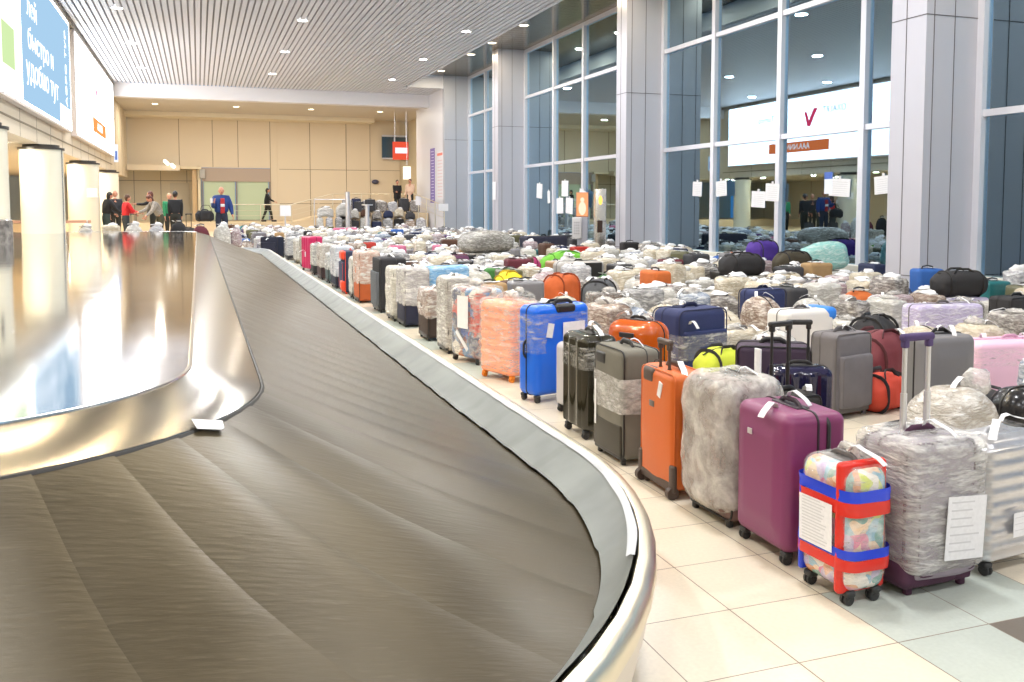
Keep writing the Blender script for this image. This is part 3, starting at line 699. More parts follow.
# ================================================================== LUGGAGE
def c_(h):
    h = h.lstrip('#'); v = [int(h[i:i + 2], 16) / 255 for i in (0, 2, 4)]
    return tuple((x / 12.92 if x <= 0.04045 else ((x + 0.055) / 1.055) ** 2.4) for x in v)
def shell(name, hexc, rough=0.28, **k): return mat(name, c_(hexc), rough, 0, **k)
def cloth(name, hexc): return mat(name, c_(hexc), 0.75, bump=0.25, bscale=300, var=0.08)
def nz(p, f, o=0): return noise.noise(Vector((p[0] * f + o, p[1] * f + o * 1.7, p[2] * f)))
def wheel_part(root, x, y, r=0.027, big=False, m=rubber):
    b = MB(); b.cyl((x - 0.012, y, r), (x + 0.012, y, r), r, 14); b.cyl((x - 0.016, y, r), (x + 0.016, y, r), r * 0.45, 10)
    b.build('wheel', m, root)
def caster(root, x, y, zb, m=rubber):
    b = MB(); b.rbox((x, y, zb - 0.006), (0.05, 0.05, 0.03), 0.012); b.rbox((x, y + 0.006, zb * 0.6), (0.034, 0.026, zb * 0.62), 0.008)
    h = b.build('caster', m, root)
    q = MB(); q.cyl((x - 0.016, y - 0.004, 0.025), (x - 0.005, y - 0.004, 0.025), 0.025, 14); q.cyl((x + 0.005, y - 0.004, 0.025), (x + 0.016, y - 0.004, 0.025), 0.025, 14)
    q.cyl((x - 0.018, y - 0.004, 0.025), (x + 0.018, y - 0.004, 0.025), 0.009, 8); q.build('wheel', m, h)
def arch(root, p0, p1, rise, up, r, m, name, ry=None, n=8):
    p0, p1, up = Vector(p0), Vector(p1), Vector(up); pts = []
    for i in range(9):
        t = i / 8; k = min(1, math.sin(PI * t) * 1.7) if 0 < t < 1 else 0
        pts.append(p0.lerp(p1, t) + up * rise * k)
    b = MB(); b.tube(pts, r, n, ry=ry); return b.build(name, m, root)
def add_tag(root, x, y, z, m=white_tag, L=0.13, ang=None):
    a = random.uniform(0, 2 * PI) if ang is None else ang
    b = MB(); pts = []; w_ = 0.017
    d = Vector((math.cos(a), math.sin(a), 0)); s = Vector((-d.y, d.x, 0)) * w_
    prof = [(0, 0.0), (0.01, 0.022), (0.035, 0.03), (0.06, 0.018), (L * 0.8, -0.004), (L, -0.028)]
    vs = []
    for (t, h) in prof:
        p = Vector((x, y, z)) + d * t + Vector((0, 0, h)); vs += [p - s, p + s]
    k = len(vs); vs += [v + Vector((0, 0, 0.003)) for v in vs]
    fs = []
    for i in range(len(prof) - 1):
        q = i * 2; fs.append((q, q + 2, q + 3, q + 1)); fs.append((k + q, k + q + 1, k + q + 3, k + q + 2))
        fs.append((q, k + q, k + q + 2, q + 2)); fs.append((q + 1, q + 3, k + q + 3, k + q + 1))
    b.add(vs, fs); return b.build('luggage_tag', m, root, False)
def add_paper(root, x, z, w_, h, y, m=paper, tilt=0.0, lines=6):
    b = MB(); M = Matrix.Translation((x, y, z)) @ Matrix.Rotation(tilt, 4, 'Y'); b.box(-w_ / 2, w_ / 2, -0.002, 0.0, -h / 2, h / 2, 0, M)
    o = b.build('paper_label', m, root, False)
    if lines:
        b = MB()
        for i in range(lines):
            zz = h / 2 - (i + 0.8) * h / (lines + 0.8); ww = w_ * random.uniform(0.5, 0.82)
            b.box(-w_ * 0.41, -w_ * 0.41 + ww, -0.0026, -0.002, zz, zz + h * 0.025, 0, M)
        b.build('faint_writing', ink, o, False)
    return o
def outline(w, h, r, y, zc, tr, root, m, name, n=5):
    b = MB(); b.tube([(px_, y, pz_ + zc) for px_, pz_ in rr(w, h, r, 4)], tr, n, closed=True); return b.build(name, m, root)
def tele(root, w_, z0, top, y, m, grip=None, name='telescopic_handle', r=0.009):
    b = MB(); b.cyl((-w_ / 2, y, z0), (-w_ / 2, y, top), r, 8); b.cyl((w_ / 2, y, z0), (w_ / 2, y, top), r, 8)
    b.cyl((-w_ / 2, y, z0), (-w_ / 2, y, z0 + (top - z0) * .45), r * 1.35, 8); b.cyl((w_ / 2, y, z0), (w_ / 2, y, z0 + (top - z0) * .45), r * 1.35, 8)
    h = b.build(name, m, root)
    g = MB(); g.rbox((0, y, top + 0.006), (w_ + 0.05, 0.034, 0.034), 0.014, 3); g.rbox((-w_ / 2, y, top - 0.02), (0.03, 0.03, 0.04), 0.008); g.rbox((w_ / 2, y, top - 0.02), (0.03, 0.03, 0.04), 0.008)
    g.build('grip', grip or m, h); return h
def film_cover(root, w, d, h, z0, z1, m=film, amp=0.010, name='stretch_film', knot=True, r=0.06, out=0.012):
    o = random.uniform(0, 50); H = z1 - z0
    def fn(p, n):
        a = nz(p, 9, o) * amp + abs(nz(p, 22, o + 9)) * amp * 0.9; return p + n * a
    b = MB(); b.rbox((0, 0, (z0 + z1) / 2), (w + out * 2, d + out * 2, H + (out if z1 >= h - 0.02 else 0)), r, 3, (9, 6, 14), fn)
    f = b.build(name, m, root, True, ang=80)
    if knot:
        kn = MB(); kn.blob((random.uniform(-.08, .08), random.uniform(-.03, .03), z1 + 0.025), (0.10, 0.06, 0.05), 14, 8, lambda q, u: q * (1 + 0.45 * nz(q, 26, o)))
        kn.build('film_bunch', film_thick, f, True, ang=80)
    return f
def film_band(root, w, d, z0, z1, m=film, name='film_band', out=0.006, r=0.05, wavy=0.015):
    pts = rr(w + out * 2, d + out * 2, r, 4); k = 7; vs = []; fs = []; n = len(pts); o = random.uniform(0, 40)
    for j in range(k):
        for i, (a, b_) in enumerate(pts):
            z = z0 + (z1 - z0) * j / (k - 1) + wavy * noise.noise(Vector((a * 5 + o, b_ * 5, j * .3)))
            q = 1 + 0.02 * noise.noise(Vector((a * 14, b_ * 14, z * 30 + o))); vs.append((a * q, b_ * q, z))
    for j in range(k - 1):
        for i in range(n): fs.append((j * n + i, j * n + (i + 1) % n, (j + 1) * n + (i + 1) % n, (j + 1) * n + i))
    b = MB(); b.add(vs, fs); return b.build(name, m, root, True, ang=80)

def hard_case(w, d, h, m, trim=blackp, ridges='v', nr=7, amp=0.006, wheelm=rubber, top_handle=True, side_handle=True, seam=True, detail=True, r=0.055, loc=(0, 0, 0), rz=0, name='suitcase'):
    root = bpy.data.objects.new(name, None); C.objects.link(root); root.location = loc; root.rotation_euler = (0, 0, rz); root.empty_display_size = 0.1
    zb = 0.055; H = h - zb - 0.012
    def fn(p, n):
        if ridges == 'v' and abs(n.y) > 0.6 and abs(p.x) < w / 2 - r * 0.9 and abs(p.z) < H / 2 - r * 0.6:
            k = math.sin((p.x + w / 2) / w * nr * 2 * PI); p = p + n * amp * (1 if k > 0.3 else (-1 if k < -0.3 else 0))
        if ridges == 'h' and (abs(n.y) > 0.6 or abs(n.x) > 0.6):
            k = math.sin((p.z + H / 2) / H * nr * 2 * PI); p = p + n * amp * (1 if k > 0.3 else (-1 if k < -0.3 else 0))
        if ridges == 'panel' and abs(n.y) > 0.6:
            e = max(abs(p.x) / (w / 2), abs(p.z) / (H / 2)); p = p + n * (0.012 if e < 0.72 else 0)
        if ridges == 'bulge' and abs(n.y) > 0.3:
            p = p + n * 0.02 * max(0, math.cos(p.x / w * PI) * math.cos(p.z / H * PI))
        return p
    mid = {'v': (nr * 4, 2, 4), 'h': (2, 2, nr * 4), 'panel': (12, 2, 16), 'bulge': (6, 2, 8)}.get(ridges, (2, 2, 3))
    b = MB(); b.rbox((0, 0, zb + H / 2), (w, d, H), r, 4, mid, fn); b.build('shell', m, root)
    if seam: outline(w + 0.003, H + 0.003, r, 0, zb + H / 2, 0.006, root, trim, 'zip_seam')
    for sx in (-1, 1):
        for sy in (-1, 1): caster(root, sx * (w / 2 - 0.045), sy * (d / 2 - 0.04), zb, wheelm)
    if top_handle:
        b = MB(); b.rbox((0, 0.0, zb + H + 0.001), (0.21, min(0.07, d * 0.34), 0.012), 0.005); b.build('handle_plate', trim, root)
        arch(root, (-0.08, 0, zb + H), (0.08, 0, zb + H), 0.026, (0, 0, 1), 0.009, trim, 'carry_handle', ry=0.013)
    if side_handle: arch(root, (-w / 2, 0, zb + H * 0.42), (-w / 2, 0, zb + H * 0.62), 0.028, (-1, 0, 0), 0.008, trim, 'side_handle', ry=0.012)
    return root
def soft_case(w, d, h, m, trim=blackp, pocket=True, loc=(0, 0, 0), rz=0, kick=True, name='suitcase', r=0.045, pipem=None, side_handle=True, pockm=None):
    root = bpy.data.objects.new(name, None); C.objects.link(root); root.location = loc; root.rotation_euler = (0, 0, rz); root.empty_display_size = 0.1
    zb = 0.035; H = h - zb; pipem = pipem or trim; o = random.uniform(0, 30)
    def fn(p, n):
        return p + n * (0.006 * nz(p, 6, o) + (0.012 * max(0, math.cos(p.x / w * PI) * math.cos(p.z / H * PI)) if abs(n.y) > .5 else 0))
    b = MB(); b.rbox((0, 0, zb + H / 2), (w, d, H), r, 3, (5, 3, 7), fn); b.build('body', m, root)
    for sy in (-1, 1): outline(w - 0.012, H - 0.012, r, sy * (d / 2 - 0.012), zb + H / 2, 0.006, root, pipem, 'piping')
    outline(w + 0.004, H + 0.004, r, d * 0.12, zb + H / 2, 0.004, root, trim, 'zip')
    if pocket:
        b = MB(); b.rbox((0, -d / 2 - 0.012, zb + H * 0.40), (w * 0.86, 0.045, H * 0.66), 0.02, 2, (4, 1, 4), fn); pk = b.build('front_pocket', pockm or m, root)
        bb = MB(); bb.tube([(x, -d / 2 - 0.036, zb + H * 0.40 + z) for x, z in rr(w * 0.80, H * 0.60, 0.03, 3)], 0.0035, 5, closed=True); bb.build('pocket_zip', trim, pk)
    for sx in (-1, 1):
        b = MB(); b.rbox((sx * (w / 2 - 0.03), d / 2 - 0.035, zb + 0.055), (0.066, 0.085, 0.15), 0.02); b.rbox((sx * (w / 2 - 0.03), d / 2 - 0.02, 0.05), (0.05, 0.06, 0.06), 0.012); g = b.build('corner_guard', trim, root)
        b = MB(); b.cyl((sx * (w / 2 - 0.03) - 0.016, d / 2 - 0.012, 0.031), (sx * (w / 2 - 0.03) + 0.016, d / 2 - 0.012, 0.031), 0.031, 14); b.build('wheel', rubber, g)
        b = MB(); b.rbox((sx * (w / 2 - 0.05), -d / 2 + 0.03, 0.022), (0.035, 0.03, 0.044), 0.008); b.build('foot', trim, root)
    if kick: b = MB(); b.rbox((0, -d / 2 + 0.02, zb + 0.03), (w * 0.9, 0.05, 0.06), 0.015); b.build('kick_plate', trim, root)
    arch(root, (-0.09, 0, zb + H - 0.003), (0.09, 0, zb + H - 0.003), 0.032, (0, 0, 1), 0.008, trim, 'carry_handle', ry=0.017)
    if side_handle: arch(root, (-w / 2, 0, zb + H * 0.4), (-w / 2, 0, zb + H * 0.6), 0.026, (-1, 0, 0), 0.007, trim, 'side_handle', ry=0.014)
    return root
def duffel(w, d, h, m, trim=blackf, loc=(0, 0, 0), rz=0, name='duffel_bag', sag=0.12, straps=True):
    root = bpy.data.objects.new(name, None); C.objects.link(root); root.location = loc; root.rotation_euler = (0, 0, rz); root.empty_display_size = 0.1
    o = random.uniform(0, 30)
    def fn(p, n):
        k = 1 - sag * (abs(p.x) / (w / 2)) ** 2
        z = (p.z + h / 2) * k - h / 2; q = Vector((p.x, p.y * (0.9 + 0.1 * k), z))
        return q + Vector((n.x, n.y, max(n.z, -0.1))) * (0.018 * nz(p, 7, o) + 0.008 * nz(p, 18, o))
    b = MB(); b.rbox((0, 0, h / 2), (w, d, h), min(d, h) * 0.42, 4, (8, 2, 2), fn); b.build('body', m, root)
    b = MB(); b.tube([(x, 0, h * (1 - sag * (abs(x) / (w / 2)) ** 2) - 0.002) for x in [(-0.42 + 0.84 * i / 8) * w for i in range(9)]], 0.006, 6); b.build('zip', trim, root)
    if straps:
        for sy in (-1, 1):
            arch(root, (-w * 0.2, sy * d * 0.30, h * 0.90), (w * 0.2, sy * d * 0.30, h * 0.90), 0.07, (0, -sy * 0.45, 0.9), 0.006, trim, 'carry_strap', ry=0.016)
    kk = (1 - sag * 0.62 ** 2) * 1.01
    for sx in (-1, 1):
        if not straps: break
        b = MB(); b.tube([(sx * w * 0.31, yy, h * kk / 2 + zz) for yy, zz in rr(d * (0.9 + 0.1 * kk) + 0.012, h * kk + 0.012, min(d, h) * 0.42, 4)], 0.005, 6, closed=True, ry=0.016); b.build('webbing', trim, root)
    return root
def finish(root, label, cat, group=None, name=None):
    tag(root, label, cat, group)
    if name: root.name = name
    return root

R90 = -PI / 2        # front face towards the aisle (-X)
FX = 2.47            # line of the front row
LAND = []            # (y, short name) landmarks of the front row
def front(y0, y1, depth, xo=0.0):   # centre for a bag whose broad face spans y0..y1 along the aisle
    return (FX + xo + depth / 2, (y0 + y1) / 2, 0)

# 1 silver ribbed case, broad face turned to the camera side
silver = mat('silver_shell', (0.60, 0.60, 0.63), 0.28, 0.75)
r = hard_case(0.44, 0.27, 0.62, silver, alu, 'h', 9, 0.004, side_handle=False, loc=(3.46, 3.08, 0), rz=0.10)
film_cover(r, 0.44, 0.27, 0.62, 0.10, 0.625, film_mat('thinnest_film', 0.02, 0.32), 0.004, knot=False); add_paper(r, -0.03, 0.23, 0.09, 0.11, -0.155, lines=3)
add_tag(r, -0.02, -0.02, 0.65, L=0.2, ang=-2.6); add_tag(r, 0.03, 0.0, 0.66, L=0.2, ang=-0.4)
finish(r, 'silver horizontally ribbed hard suitcase in clear film at the right frame edge', 'suitcase')
# 2 grey-purple soft case in film with raised handle
gp = cloth('mauve_grey_fabric', '#8f8590'); dpur = cloth('plum_fabric', '#4a2740')
r = soft_case(0.40, 0.26, 0.655, gp, dpur, True, loc=(2.965, 3.03, 0), rz=0.03, pockm=gp, side_handle=False)
b = MB(); b.rbox((-0.06, -0.02, 0.10), (0.32, 0.27, 0.14), 0.05, 3); b.build('plum_base', dpur, r)
film_cover(r, 0.40, 0.36, 0.655, 0.10, 0.67, film_mat('veil_film', 0.25, 0.85), 0.007, knot=False)
add_paper(r, 0.055, 0.30, 0.215, 0.27, -0.205, tilt=0.06, lines=7)
tele(r, 0.135, 0.64, 1.075, 0.03, alu, cloth('grip_plum', '#4a3a66'), r=0.0105); add_tag(r, 0.0, -0.02, 0.70, L=0.14, ang=-1.2)
finish(r, 'film-wrapped grey and plum suitcase with raised silver handle and large paper sheet', 'suitcase'); 
# 3 multicolour case with red and blue tape
multi = patch_mat('pastel_pattern', [c_('#e9c9a8'), c_('#8fb6c9'), c_('#d77c9a'), c_('#cfd86a'), c_('#b9a9c9'), c_('#e8e2da'), c_('#7aa39a'), c_('#d9935f')], 14, 0.25, 0.3)
r = hard_case(0.315, 0.215, 0.59, multi, greyp, 'none', seam=False, side_handle=False, loc=(2.575, 3.045, 0), rz=R90 + 0.04, r=0.06)
bl, rd = mat('blue_tape', c_('#1c3fd0'), 0.25), mat('red_tape', c_('#d42c20'), 0.25)
film_cover(r, 0.315, 0.215, 0.59, 0.07, 0.585, film_mat('clear_film', 0.05, 0.5), 0.004, knot=False, out=0.004)
for nm, mt, z0, z1 in (('blue_tape_band', bl, 0.445, 0.495), ('red_tape_band', rd, 0.385, 0.443), ('blue_tape_band', bl, 0.205, 0.245), ('red_tape_band', rd, 0.155, 0.204)):
    film_band(r, 0.315, 0.215, z0, z1, mt, nm, out=0.016, r=0.06, wavy=0.004)
b = MB(); b.rbox((0.10, 0, 0.325), (0.045, 0.215 + 0.034, 0.59 - 0.065 + 0.03), 0.022, 3, (1, 2, 4)); b.build('red_tape_upright', rd, r)
b = MB(); b.rbox((-0.128, 0, 0.28), (0.026, 0.215 + 0.028, 0.42), 0.012, 3, (1, 2, 4)); b.build('blue_tape_upright', bl, r)
add_paper(r, -0.022, 0.315, 0.20, 0.20, -0.128, lines=14, tilt=-0.02); add_tag(r, 0.03, 0, 0.62, L=0.16, ang=0.3)
arch(r, (-0.05, 0.02, 0.58), (0.05, 0.02, 0.58), 0.055, (0, 0, 1), 0.016, film_thick, 'film_loop', ry=0.02)
finish(r, 'pastel patterned suitcase in clear film bound with red and blue tape', 'suitcase'); LAND.append((3.05, 'taped case'))
# 4 purple hard case
pur = mat('purple_shell', c_('#7d3560'), 0.38, bump=0.10, bscale=260)
r = hard_case(0.43, 0.33, 0.715, pur, mat('dark_trim', (0.03, 0.02, 0.03), 0.4), 'panel', r=0.05, loc=(2.66, 3.53, 0), rz=R90 - 0.03)
b = MB(); b.rbox((-0.02 - 0.04, -0.182, 0.575), (0.036, 0.006, 0.028), 0.002); b.build('badge', alu, r)
b = MB(); b.tube([(x, 0.055, z + 0.36) for x, z in rr(0.435, 0.655, 0.05, 4)], 0.011, 6, closed=True); b.build('zip_seam', blackp, r)
add_tag(r, 0.03, -0.10, 0.70, L=0.12, ang=-1.2); add_tag(r, -0.02, 0.0, 0.74, L=0.12, ang=0.4)
finish(r, 'plum purple hard suitcase with small metal badge beside the taped case', 'suitcase'); LAND.append((3.55, 'plum case'))
# 5 film-wrapped taupe case
tp = mat('taupe_maroon_fabric', c_('#6e5650'), 0.7, var=0.45, vscale=7)
r = soft_case(0.42, 0.29, 0.74, tp, blackp, True, loc=(2.66, 4.02, 0), rz=R90 + 0.02, kick=False)
film_cover(r, 0.42, 0.39, 0.74, 0.06, 0.77, film_mat('clear_wrap', 0.30, 0.80, (0.80, 0.77, 0.72), (2.6, 2.6, 2.0)), 0.014, knot=False, r=0.10)
b = MB(); b.rbox((0.08, 0.1, 0.83), (0.05, 0.012, 0.15), 0.004); b.build('luggage_tag', white_tag, r)
add_tag(r, 0.05, 0.0, 0.78, L=0.12, ang=0.8)
finish(r, 'taupe suitcase bulging under thick crumpled film between orange and plum cases', 'suitcase'); LAND.append((4.05, 'taupe case'))
# 6 orange case with raised handle
org = mat('orange_fabric', c_('#c9611f'), 0.42, bump=0.2, bscale=250)
gtr = mat('brown_grey_trim', c_('#4d3f38'), 0.5)
r = soft_case(0.43, 0.23, 0.71, org, gtr, False, loc=(2.60, 4.53, 0), rz=R90 - 0.03, pipem=org)
b = MB(); b.rbox((-0.10, -0.085, 0.66), (0.15, 0.075, 0.10), 0.03, 3); b.build('handle_recess', gtr, r)
tele(r, 0.11, 0.60, 0.86, -0.06, gtr, gtr); r.children[-1].location.x = -0.10
for sx in (-1, 1): b = MB(); b.rbox((sx * 0.195, -0.105, 0.115), (0.055, 0.035, 0.16), 0.016); b.cyl((sx * 0.195 - 0.018, -0.11, 0.036), (sx * 0.195 + 0.018, -0.11, 0.036), 0.036, 14); b.build('corner_guard', gtr, r)
b = MB(); b.rbox((-0.04, -0.122, 0.50), (0.06, 0.008, 0.035), 0.003); b.build('badge', mat('gunmetal', (0.2, 0.19, 0.19), 0.3, 0.8), r)
b = MB(); M_ = Matrix.Translation((0.06, -0.12, 0.60)) @ Matrix.Rotation(0.3, 4, 'Y'); b.box(-0.02, 0.02, -0.006, 0, -0.045, 0.045, 0, M_); b.build('luggage_tag', white_tag, r, False)
add_tag(r, 0.02, 0.02, 0.725, L=0.18, ang=-0.3)
finish(r, 'orange suitcase with raised brown handle and small metal badge at row front', 'suitcase'); LAND.append((4.55, 'orange case'))
# 7 olive grey soft case with film band
olv = cloth('olive_grey_fabric', '#6d6a60')
r = soft_case(0.44, 0.27, 0.74, olv, blackp, False, loc=(2.63, 5.20, 0), rz=R90)
b = MB(); b.rbox((-0.10, -0.128, 0.655), (0.15, 0.04, 0.085), 0.03, 3); b.build('handle_recess', blackp, r)
b = MB(); b.rbox((0, -0.135, 0.16), (0.40, 0.02, 0.20), 0.012, 2); b.build('lower_panel', mat('dark_olive_panel', c_('#3b372f'), 0.5), r)
film_band(r, 0.44, 0.27, 0.33, 0.56, film_thick, out=0.012); b = MB(); b.box(-0.17, -0.145, -0.152, -0.150, 0.2, 0.5); b.build('tape_strip', white_tag, r, False)
add_tag(r, 0.03, 0.0, 0.76, L=0.1, ang=1.0)
finish(r, 'olive grey soft suitcase with white film band round its middle', 'suitcase'); LAND.append((5.2, 'olive case'))
# 8 glossy black-olive hard case
blg = mat('glossy_olive_black', c_('#2b281c'), 0.10, spec=0.7)
r = hard_case(0.40, 0.27, 0.75, blg, blackp, 'v', 3, 0.010, loc=(2.65, 5.83, 0), rz=R90)
film_band(r, 0.40, 0.27, 0.50, 0.66, film_mat('thin_film', 0.02, 0.5), out=0.008); add_tag(r, 0.05, 0.0, 0.77, L=0.16, ang=0.0); add_tag(r, -0.05, 0.02, 0.78, L=0.12, ang=2.0)
finish(r, 'glossy blackish olive hard suitcase beside the slim pale grey case', 'suitcase'); LAND.append((5.85, 'black case'))
# 8b slim pale grey
r = hard_case(0.36, 0.13, 0.58, mat('pale_grey_shell', c_('#b3b1b6'), 0.3), greyp, 'none', side_handle=False, loc=(2.76, 6.40, 0), rz=R90 + 0.1, r=0.05)
finish(r, 'slim pale grey hard suitcase tucked between blue and black cases', 'suitcase')
# 9 blue hard case, broad face to camera
blu = mat('royal_blue_shell', c_('#1263d8'), 0.30)
r = hard_case(0.60, 0.26, 0.83, blu, blackp, 'bulge', r=0.06, loc=(2.86, 7.03, 0), rz=0.30)
b = MB(); b.rbox((0.02, -0.10, 0.785), (0.21, 0.10, 0.07), 0.025, 3); b.build('handle_recess', blackp, r)
arch(r, (-0.08, -0.09, 0.82), (0.12, -0.09, 0.82), 0.03, (0, 0, 1), 0.012, blackp, 'carry_handle', ry=0.016)
b = MB(); M_ = Matrix.Translation((-0.16, -0.142, 0.61)) @ Matrix.Rotation(0.2, 4, 'Y'); b.box(-0.03, 0.03, -0.01, 0.0, -0.06, 0.06, 0, M_); b.build('luggage_tag', white_tag, r, False)
add_paper(r, 0.09, 0.50, 0.24, 0.34, -0.158, lines=0); film_band(r, 0.60, 0.26, 0.42, 0.75, film_mat('thin_film', 0.02, 0.5), out=0.01, r=0.05)
finish(r, 'tall royal blue hard suitcase with black recessed handle in the front row', 'suitcase'); LAND.append((7.0, 'blue case'))
# 10 peach case, orange wheels
pch = mat('peach_shell', c_('#f5a078'), 0.35); ow = mat('orange_wheel', c_('#f08a1c'), 0.4)
r = hard_case(0.50, 0.34, 0.76, pch, pch, 'h', 8, 0.004, wheelm=ow, side_handle=False, loc=(2.78, 7.98, 0), rz=R90 + 0.35)
film_cover(r, 0.50, 0.34, 0.76, 0.08, 0.77, film, 0.008); add_tag(r, 0, 0, 0.8)
finish(r, 'peach orange hard suitcase in film on bright orange wheels', 'suitcase'); LAND.append((8.0, 'peach case'))
# 11 colourful abstract case
abst = patch_mat('abstract_pattern', [c_('#1f4fa0'), c_('#c23b2a'), c_('#d9d2c8'), c_('#22345e'), c_('#b5642f'), c_('#3f7fb5'), c_('#7a2a2a')], 7, 0.3, 0.2)
r = hard_case(0.52, 0.34, 0.80, abst, greyp, 'none', side_handle=False, loc=(2.76, 8.95, 0), rz=R90 + 0.30)
film_cover(r, 0.52, 0.34, 0.80, 0.08, 0.81, film, 0.008); add_paper(r, 0.02, 0.54, 0.20, 0.34, -0.195, lines=0)
b = MB(); M_ = Matrix.Translation((0.0, -0.192, 0.24)) @ Matrix.Rotation(0.7, 4, 'Y'); b.box(-0.14, 0.14, -0.004, 0, -0.022, 0.022, 0, M_); b.build('tape_strip', white_tag, r, False)
finish(r, 'suitcase with bold red blue abstract print and white sheet, wrapped in film', 'suitcase'); LAND.append((8.95, 'abstract case'))
def wrapped_front(y0, y1, depth, h, under, base, label, land, xo=0.0, rz=0.0, over=(0.80, 0.79, 0.76), nm=None, hz=0.22):
    w_ = y1 - y0
    um = wrap_mat('wrap_' + nm, c_(under), over)
    r = soft_case(w_, depth, h, cloth('base_' + nm, base), blackp, False, loc=front(y0, y1, depth, xo), rz=R90 + rz)
    o = random.uniform(0, 30)
    def fn(p, n): return p + n * (nz(p, 9, o) * 0.012 + abs(nz(p, 20, o)) * 0.010)
    b = MB(); b.rbox((0, 0, (h + hz) / 2 + 0.008), (w_ + 0.025, depth + 0.025, h - hz + 0.016), 0.06, 3, (7, 5, 10), fn); b.build('opaque_film_wrap', um, r, True, ang=80)
    add_tag(r, random.uniform(-.1, .1), 0, h + 0.02); add_tag(r, random.uniform(-.1, .1), 0, h + 0.02)
    finish(r, label, 'suitcase'); LAND.append(((y0 + y1) / 2, land)); return r
wrapped_front(9.45, 9.90, 0.3, 0.84, '#8d8a86', '#9a978f', 'tall white film-wrapped suitcase beside the abstract print case', 'tall white case', 0.1, nm='tallwhite', hz=0.05)
wrapped_front(10.42, 10.92, 0.32, 0.62, '#7d5f52', '#3d2f2a', 'pale wrapped suitcase with dark brown bottom standing in front row', 'brown-based case', 0.12, nm='brownbase', hz=0.26)
wrapped_front(11.7, 12.2, 0.34, 0.80, '#9a969a', '#1d2038', 'white wrapped suitcase with dark navy bottom in the front row', 'navy-based case', 0.12, nm='navybase', hz=0.27)
wrapped_front(12.35, 12.85, 0.30, 0.76, '#b5b2aa', '#a39e92', 'plain ivory wrapped suitcase beside the large black soft case', 'ivory case', 0.10, nm='ivory', hz=0.06, over=(0.84, 0.82, 0.76))
r = soft_case(0.62, 0.42, 0.84, cloth('charcoal_fabric', '#25252a'), blackp, True, loc=(2.80, 13.75, 0), rz=R90, pockm=cloth('slate_pocket', '#5b6068')); add_tag(r, 0, 0, 0.86)
finish(r, 'large black soft suitcase with slate grey front pocket in the front row', 'suitcase'); LAND.append((13.75, 'big black case'))
wrapped_front(14.9, 15.45, 0.36, 0.86, '#b98f7d', '#b5592b', 'pinkish wrapped suitcase with burnt orange bottom in the front row', 'orange-based case', 0.05, nm='orangebase', hz=0.30)
wrapped_front(15.6, 15.95, 0.24, 0.72, '#b0aea8', '#8f8c86', 'narrow white wrapped suitcase left of the orange-bottomed one', 'narrow white case', 0.05, nm='narrow', hz=0.08)
r = soft_case(0.55, 0.30, 0.80, cloth('navy_red_body', '#28304a'), mat('orange_red_trim', c_('#e2482a'), 0.4), True, loc=(2.68, 16.75, 0), rz=R90, pockm=cloth('navy_pocket', '#343c58'))
b = MB(); b.rbox((0.1, -0.16, 0.72), (0.30, 0.10, 0.16), 0.04, 3); b.rbox((0.12, -0.16, 0.16), (0.26, 0.10, 0.2), 0.05, 3); b.build('red_panel', mat('orange_red_trim', c_('#e2482a'), 0.4), r)
finish(r, 'navy suitcase with bright orange-red ends in the front row', 'suitcase'); LAND.append((16.75, 'red and navy case'))
wrapped_front(17.6, 18.3, 0.36, 0.82, '#aab0bd', '#20263c', 'pale blue-white wrapped suitcase with dark blue bottom in front row', 'pale blue case', 0.05, nm='paleblue', hz=0.22, over=(0.80, 0.82, 0.86))
wrapped_front(18.9, 19.35, 0.28, 0.62, '#9fa3a6', '#4d5b5e', 'small grey wrapped suitcase left of the pale blue wrapped one', 'small grey case', 0.08, nm='smallgrey', hz=0.25)
wrapped_front(19.8, 20.5, 0.36, 0.76, '#9c938a', '#3d2a2c', 'cream wrapped suitcase with maroon bottom near the pink case', 'maroon-based case', 0.05, nm='maroonbase', hz=0.25)
wrapped_front(21.2, 21.75, 0.3, 0.72, '#8d8c8a', '#2b2a2c', 'grey wrapped suitcase standing right beside the magenta pink case', 'dark-based case', 0.05, nm='darkbase', hz=0.2)
pnk = mat('magenta_shell', c_('#c4285f'), 0.35)
r = hard_case(0.62, 0.34, 0.88, pnk, mat('pink_dark_trim', c_('#5a1230'), 0.4), 'v', 4, 0.008, loc=(2.68, 22.75, 0), rz=R90 + 0.25); add_tag(r, 0, -0.2, 0.5, L=0.15, ang=-PI / 2)
b = MB(); b.rbox((0.02, -0.19, 0.42), (0.08, 0.006, 0.13), 0.003); b.build('luggage_tag', white_tag, r)
finish(r, 'magenta pink hard suitcase with white tag near far end of row', 'suitcase'); LAND.append((22.75, 'magenta case'))
wrapped_front(23.9, 24.6, 0.5, 0.80, '#8b8577', '#8b8577', 'beige-grey wrapped suitcase directly left of the magenta pink case', 'beige case', 0.1, nm='beigegrey', hz=0.06, over=(0.58, 0.56, 0.50))
wrapped_front(25.6, 26.3, 0.4, 0.66, '#a9a49a', '#8d8674', 'cream wrapped suitcase two places beyond the magenta pink case', 'far cream case', 0.1, nm='farcream', hz=0.08)
wrapped_front(27.2, 27.8, 0.4, 0.66, '#8f9094', '#33343a', 'light grey wrapped suitcase near far end of the aisle row', 'far grey case', 0.0, nm='fargrey', hz=0.12)
r = soft_case(0.62, 0.36, 0.66, cloth('navy_small', '#1b2036'), blackp, True, loc=(2.15, 28.6, 0), rz=R90 + 0.9); add_tag(r, 0, -0.2, 0.6, L=0.12, ang=-PI / 2)
finish(r, 'small dark navy suitcase at the far end of the carousel', 'suitcase'); LAND.append((28.6, 'far navy case'))

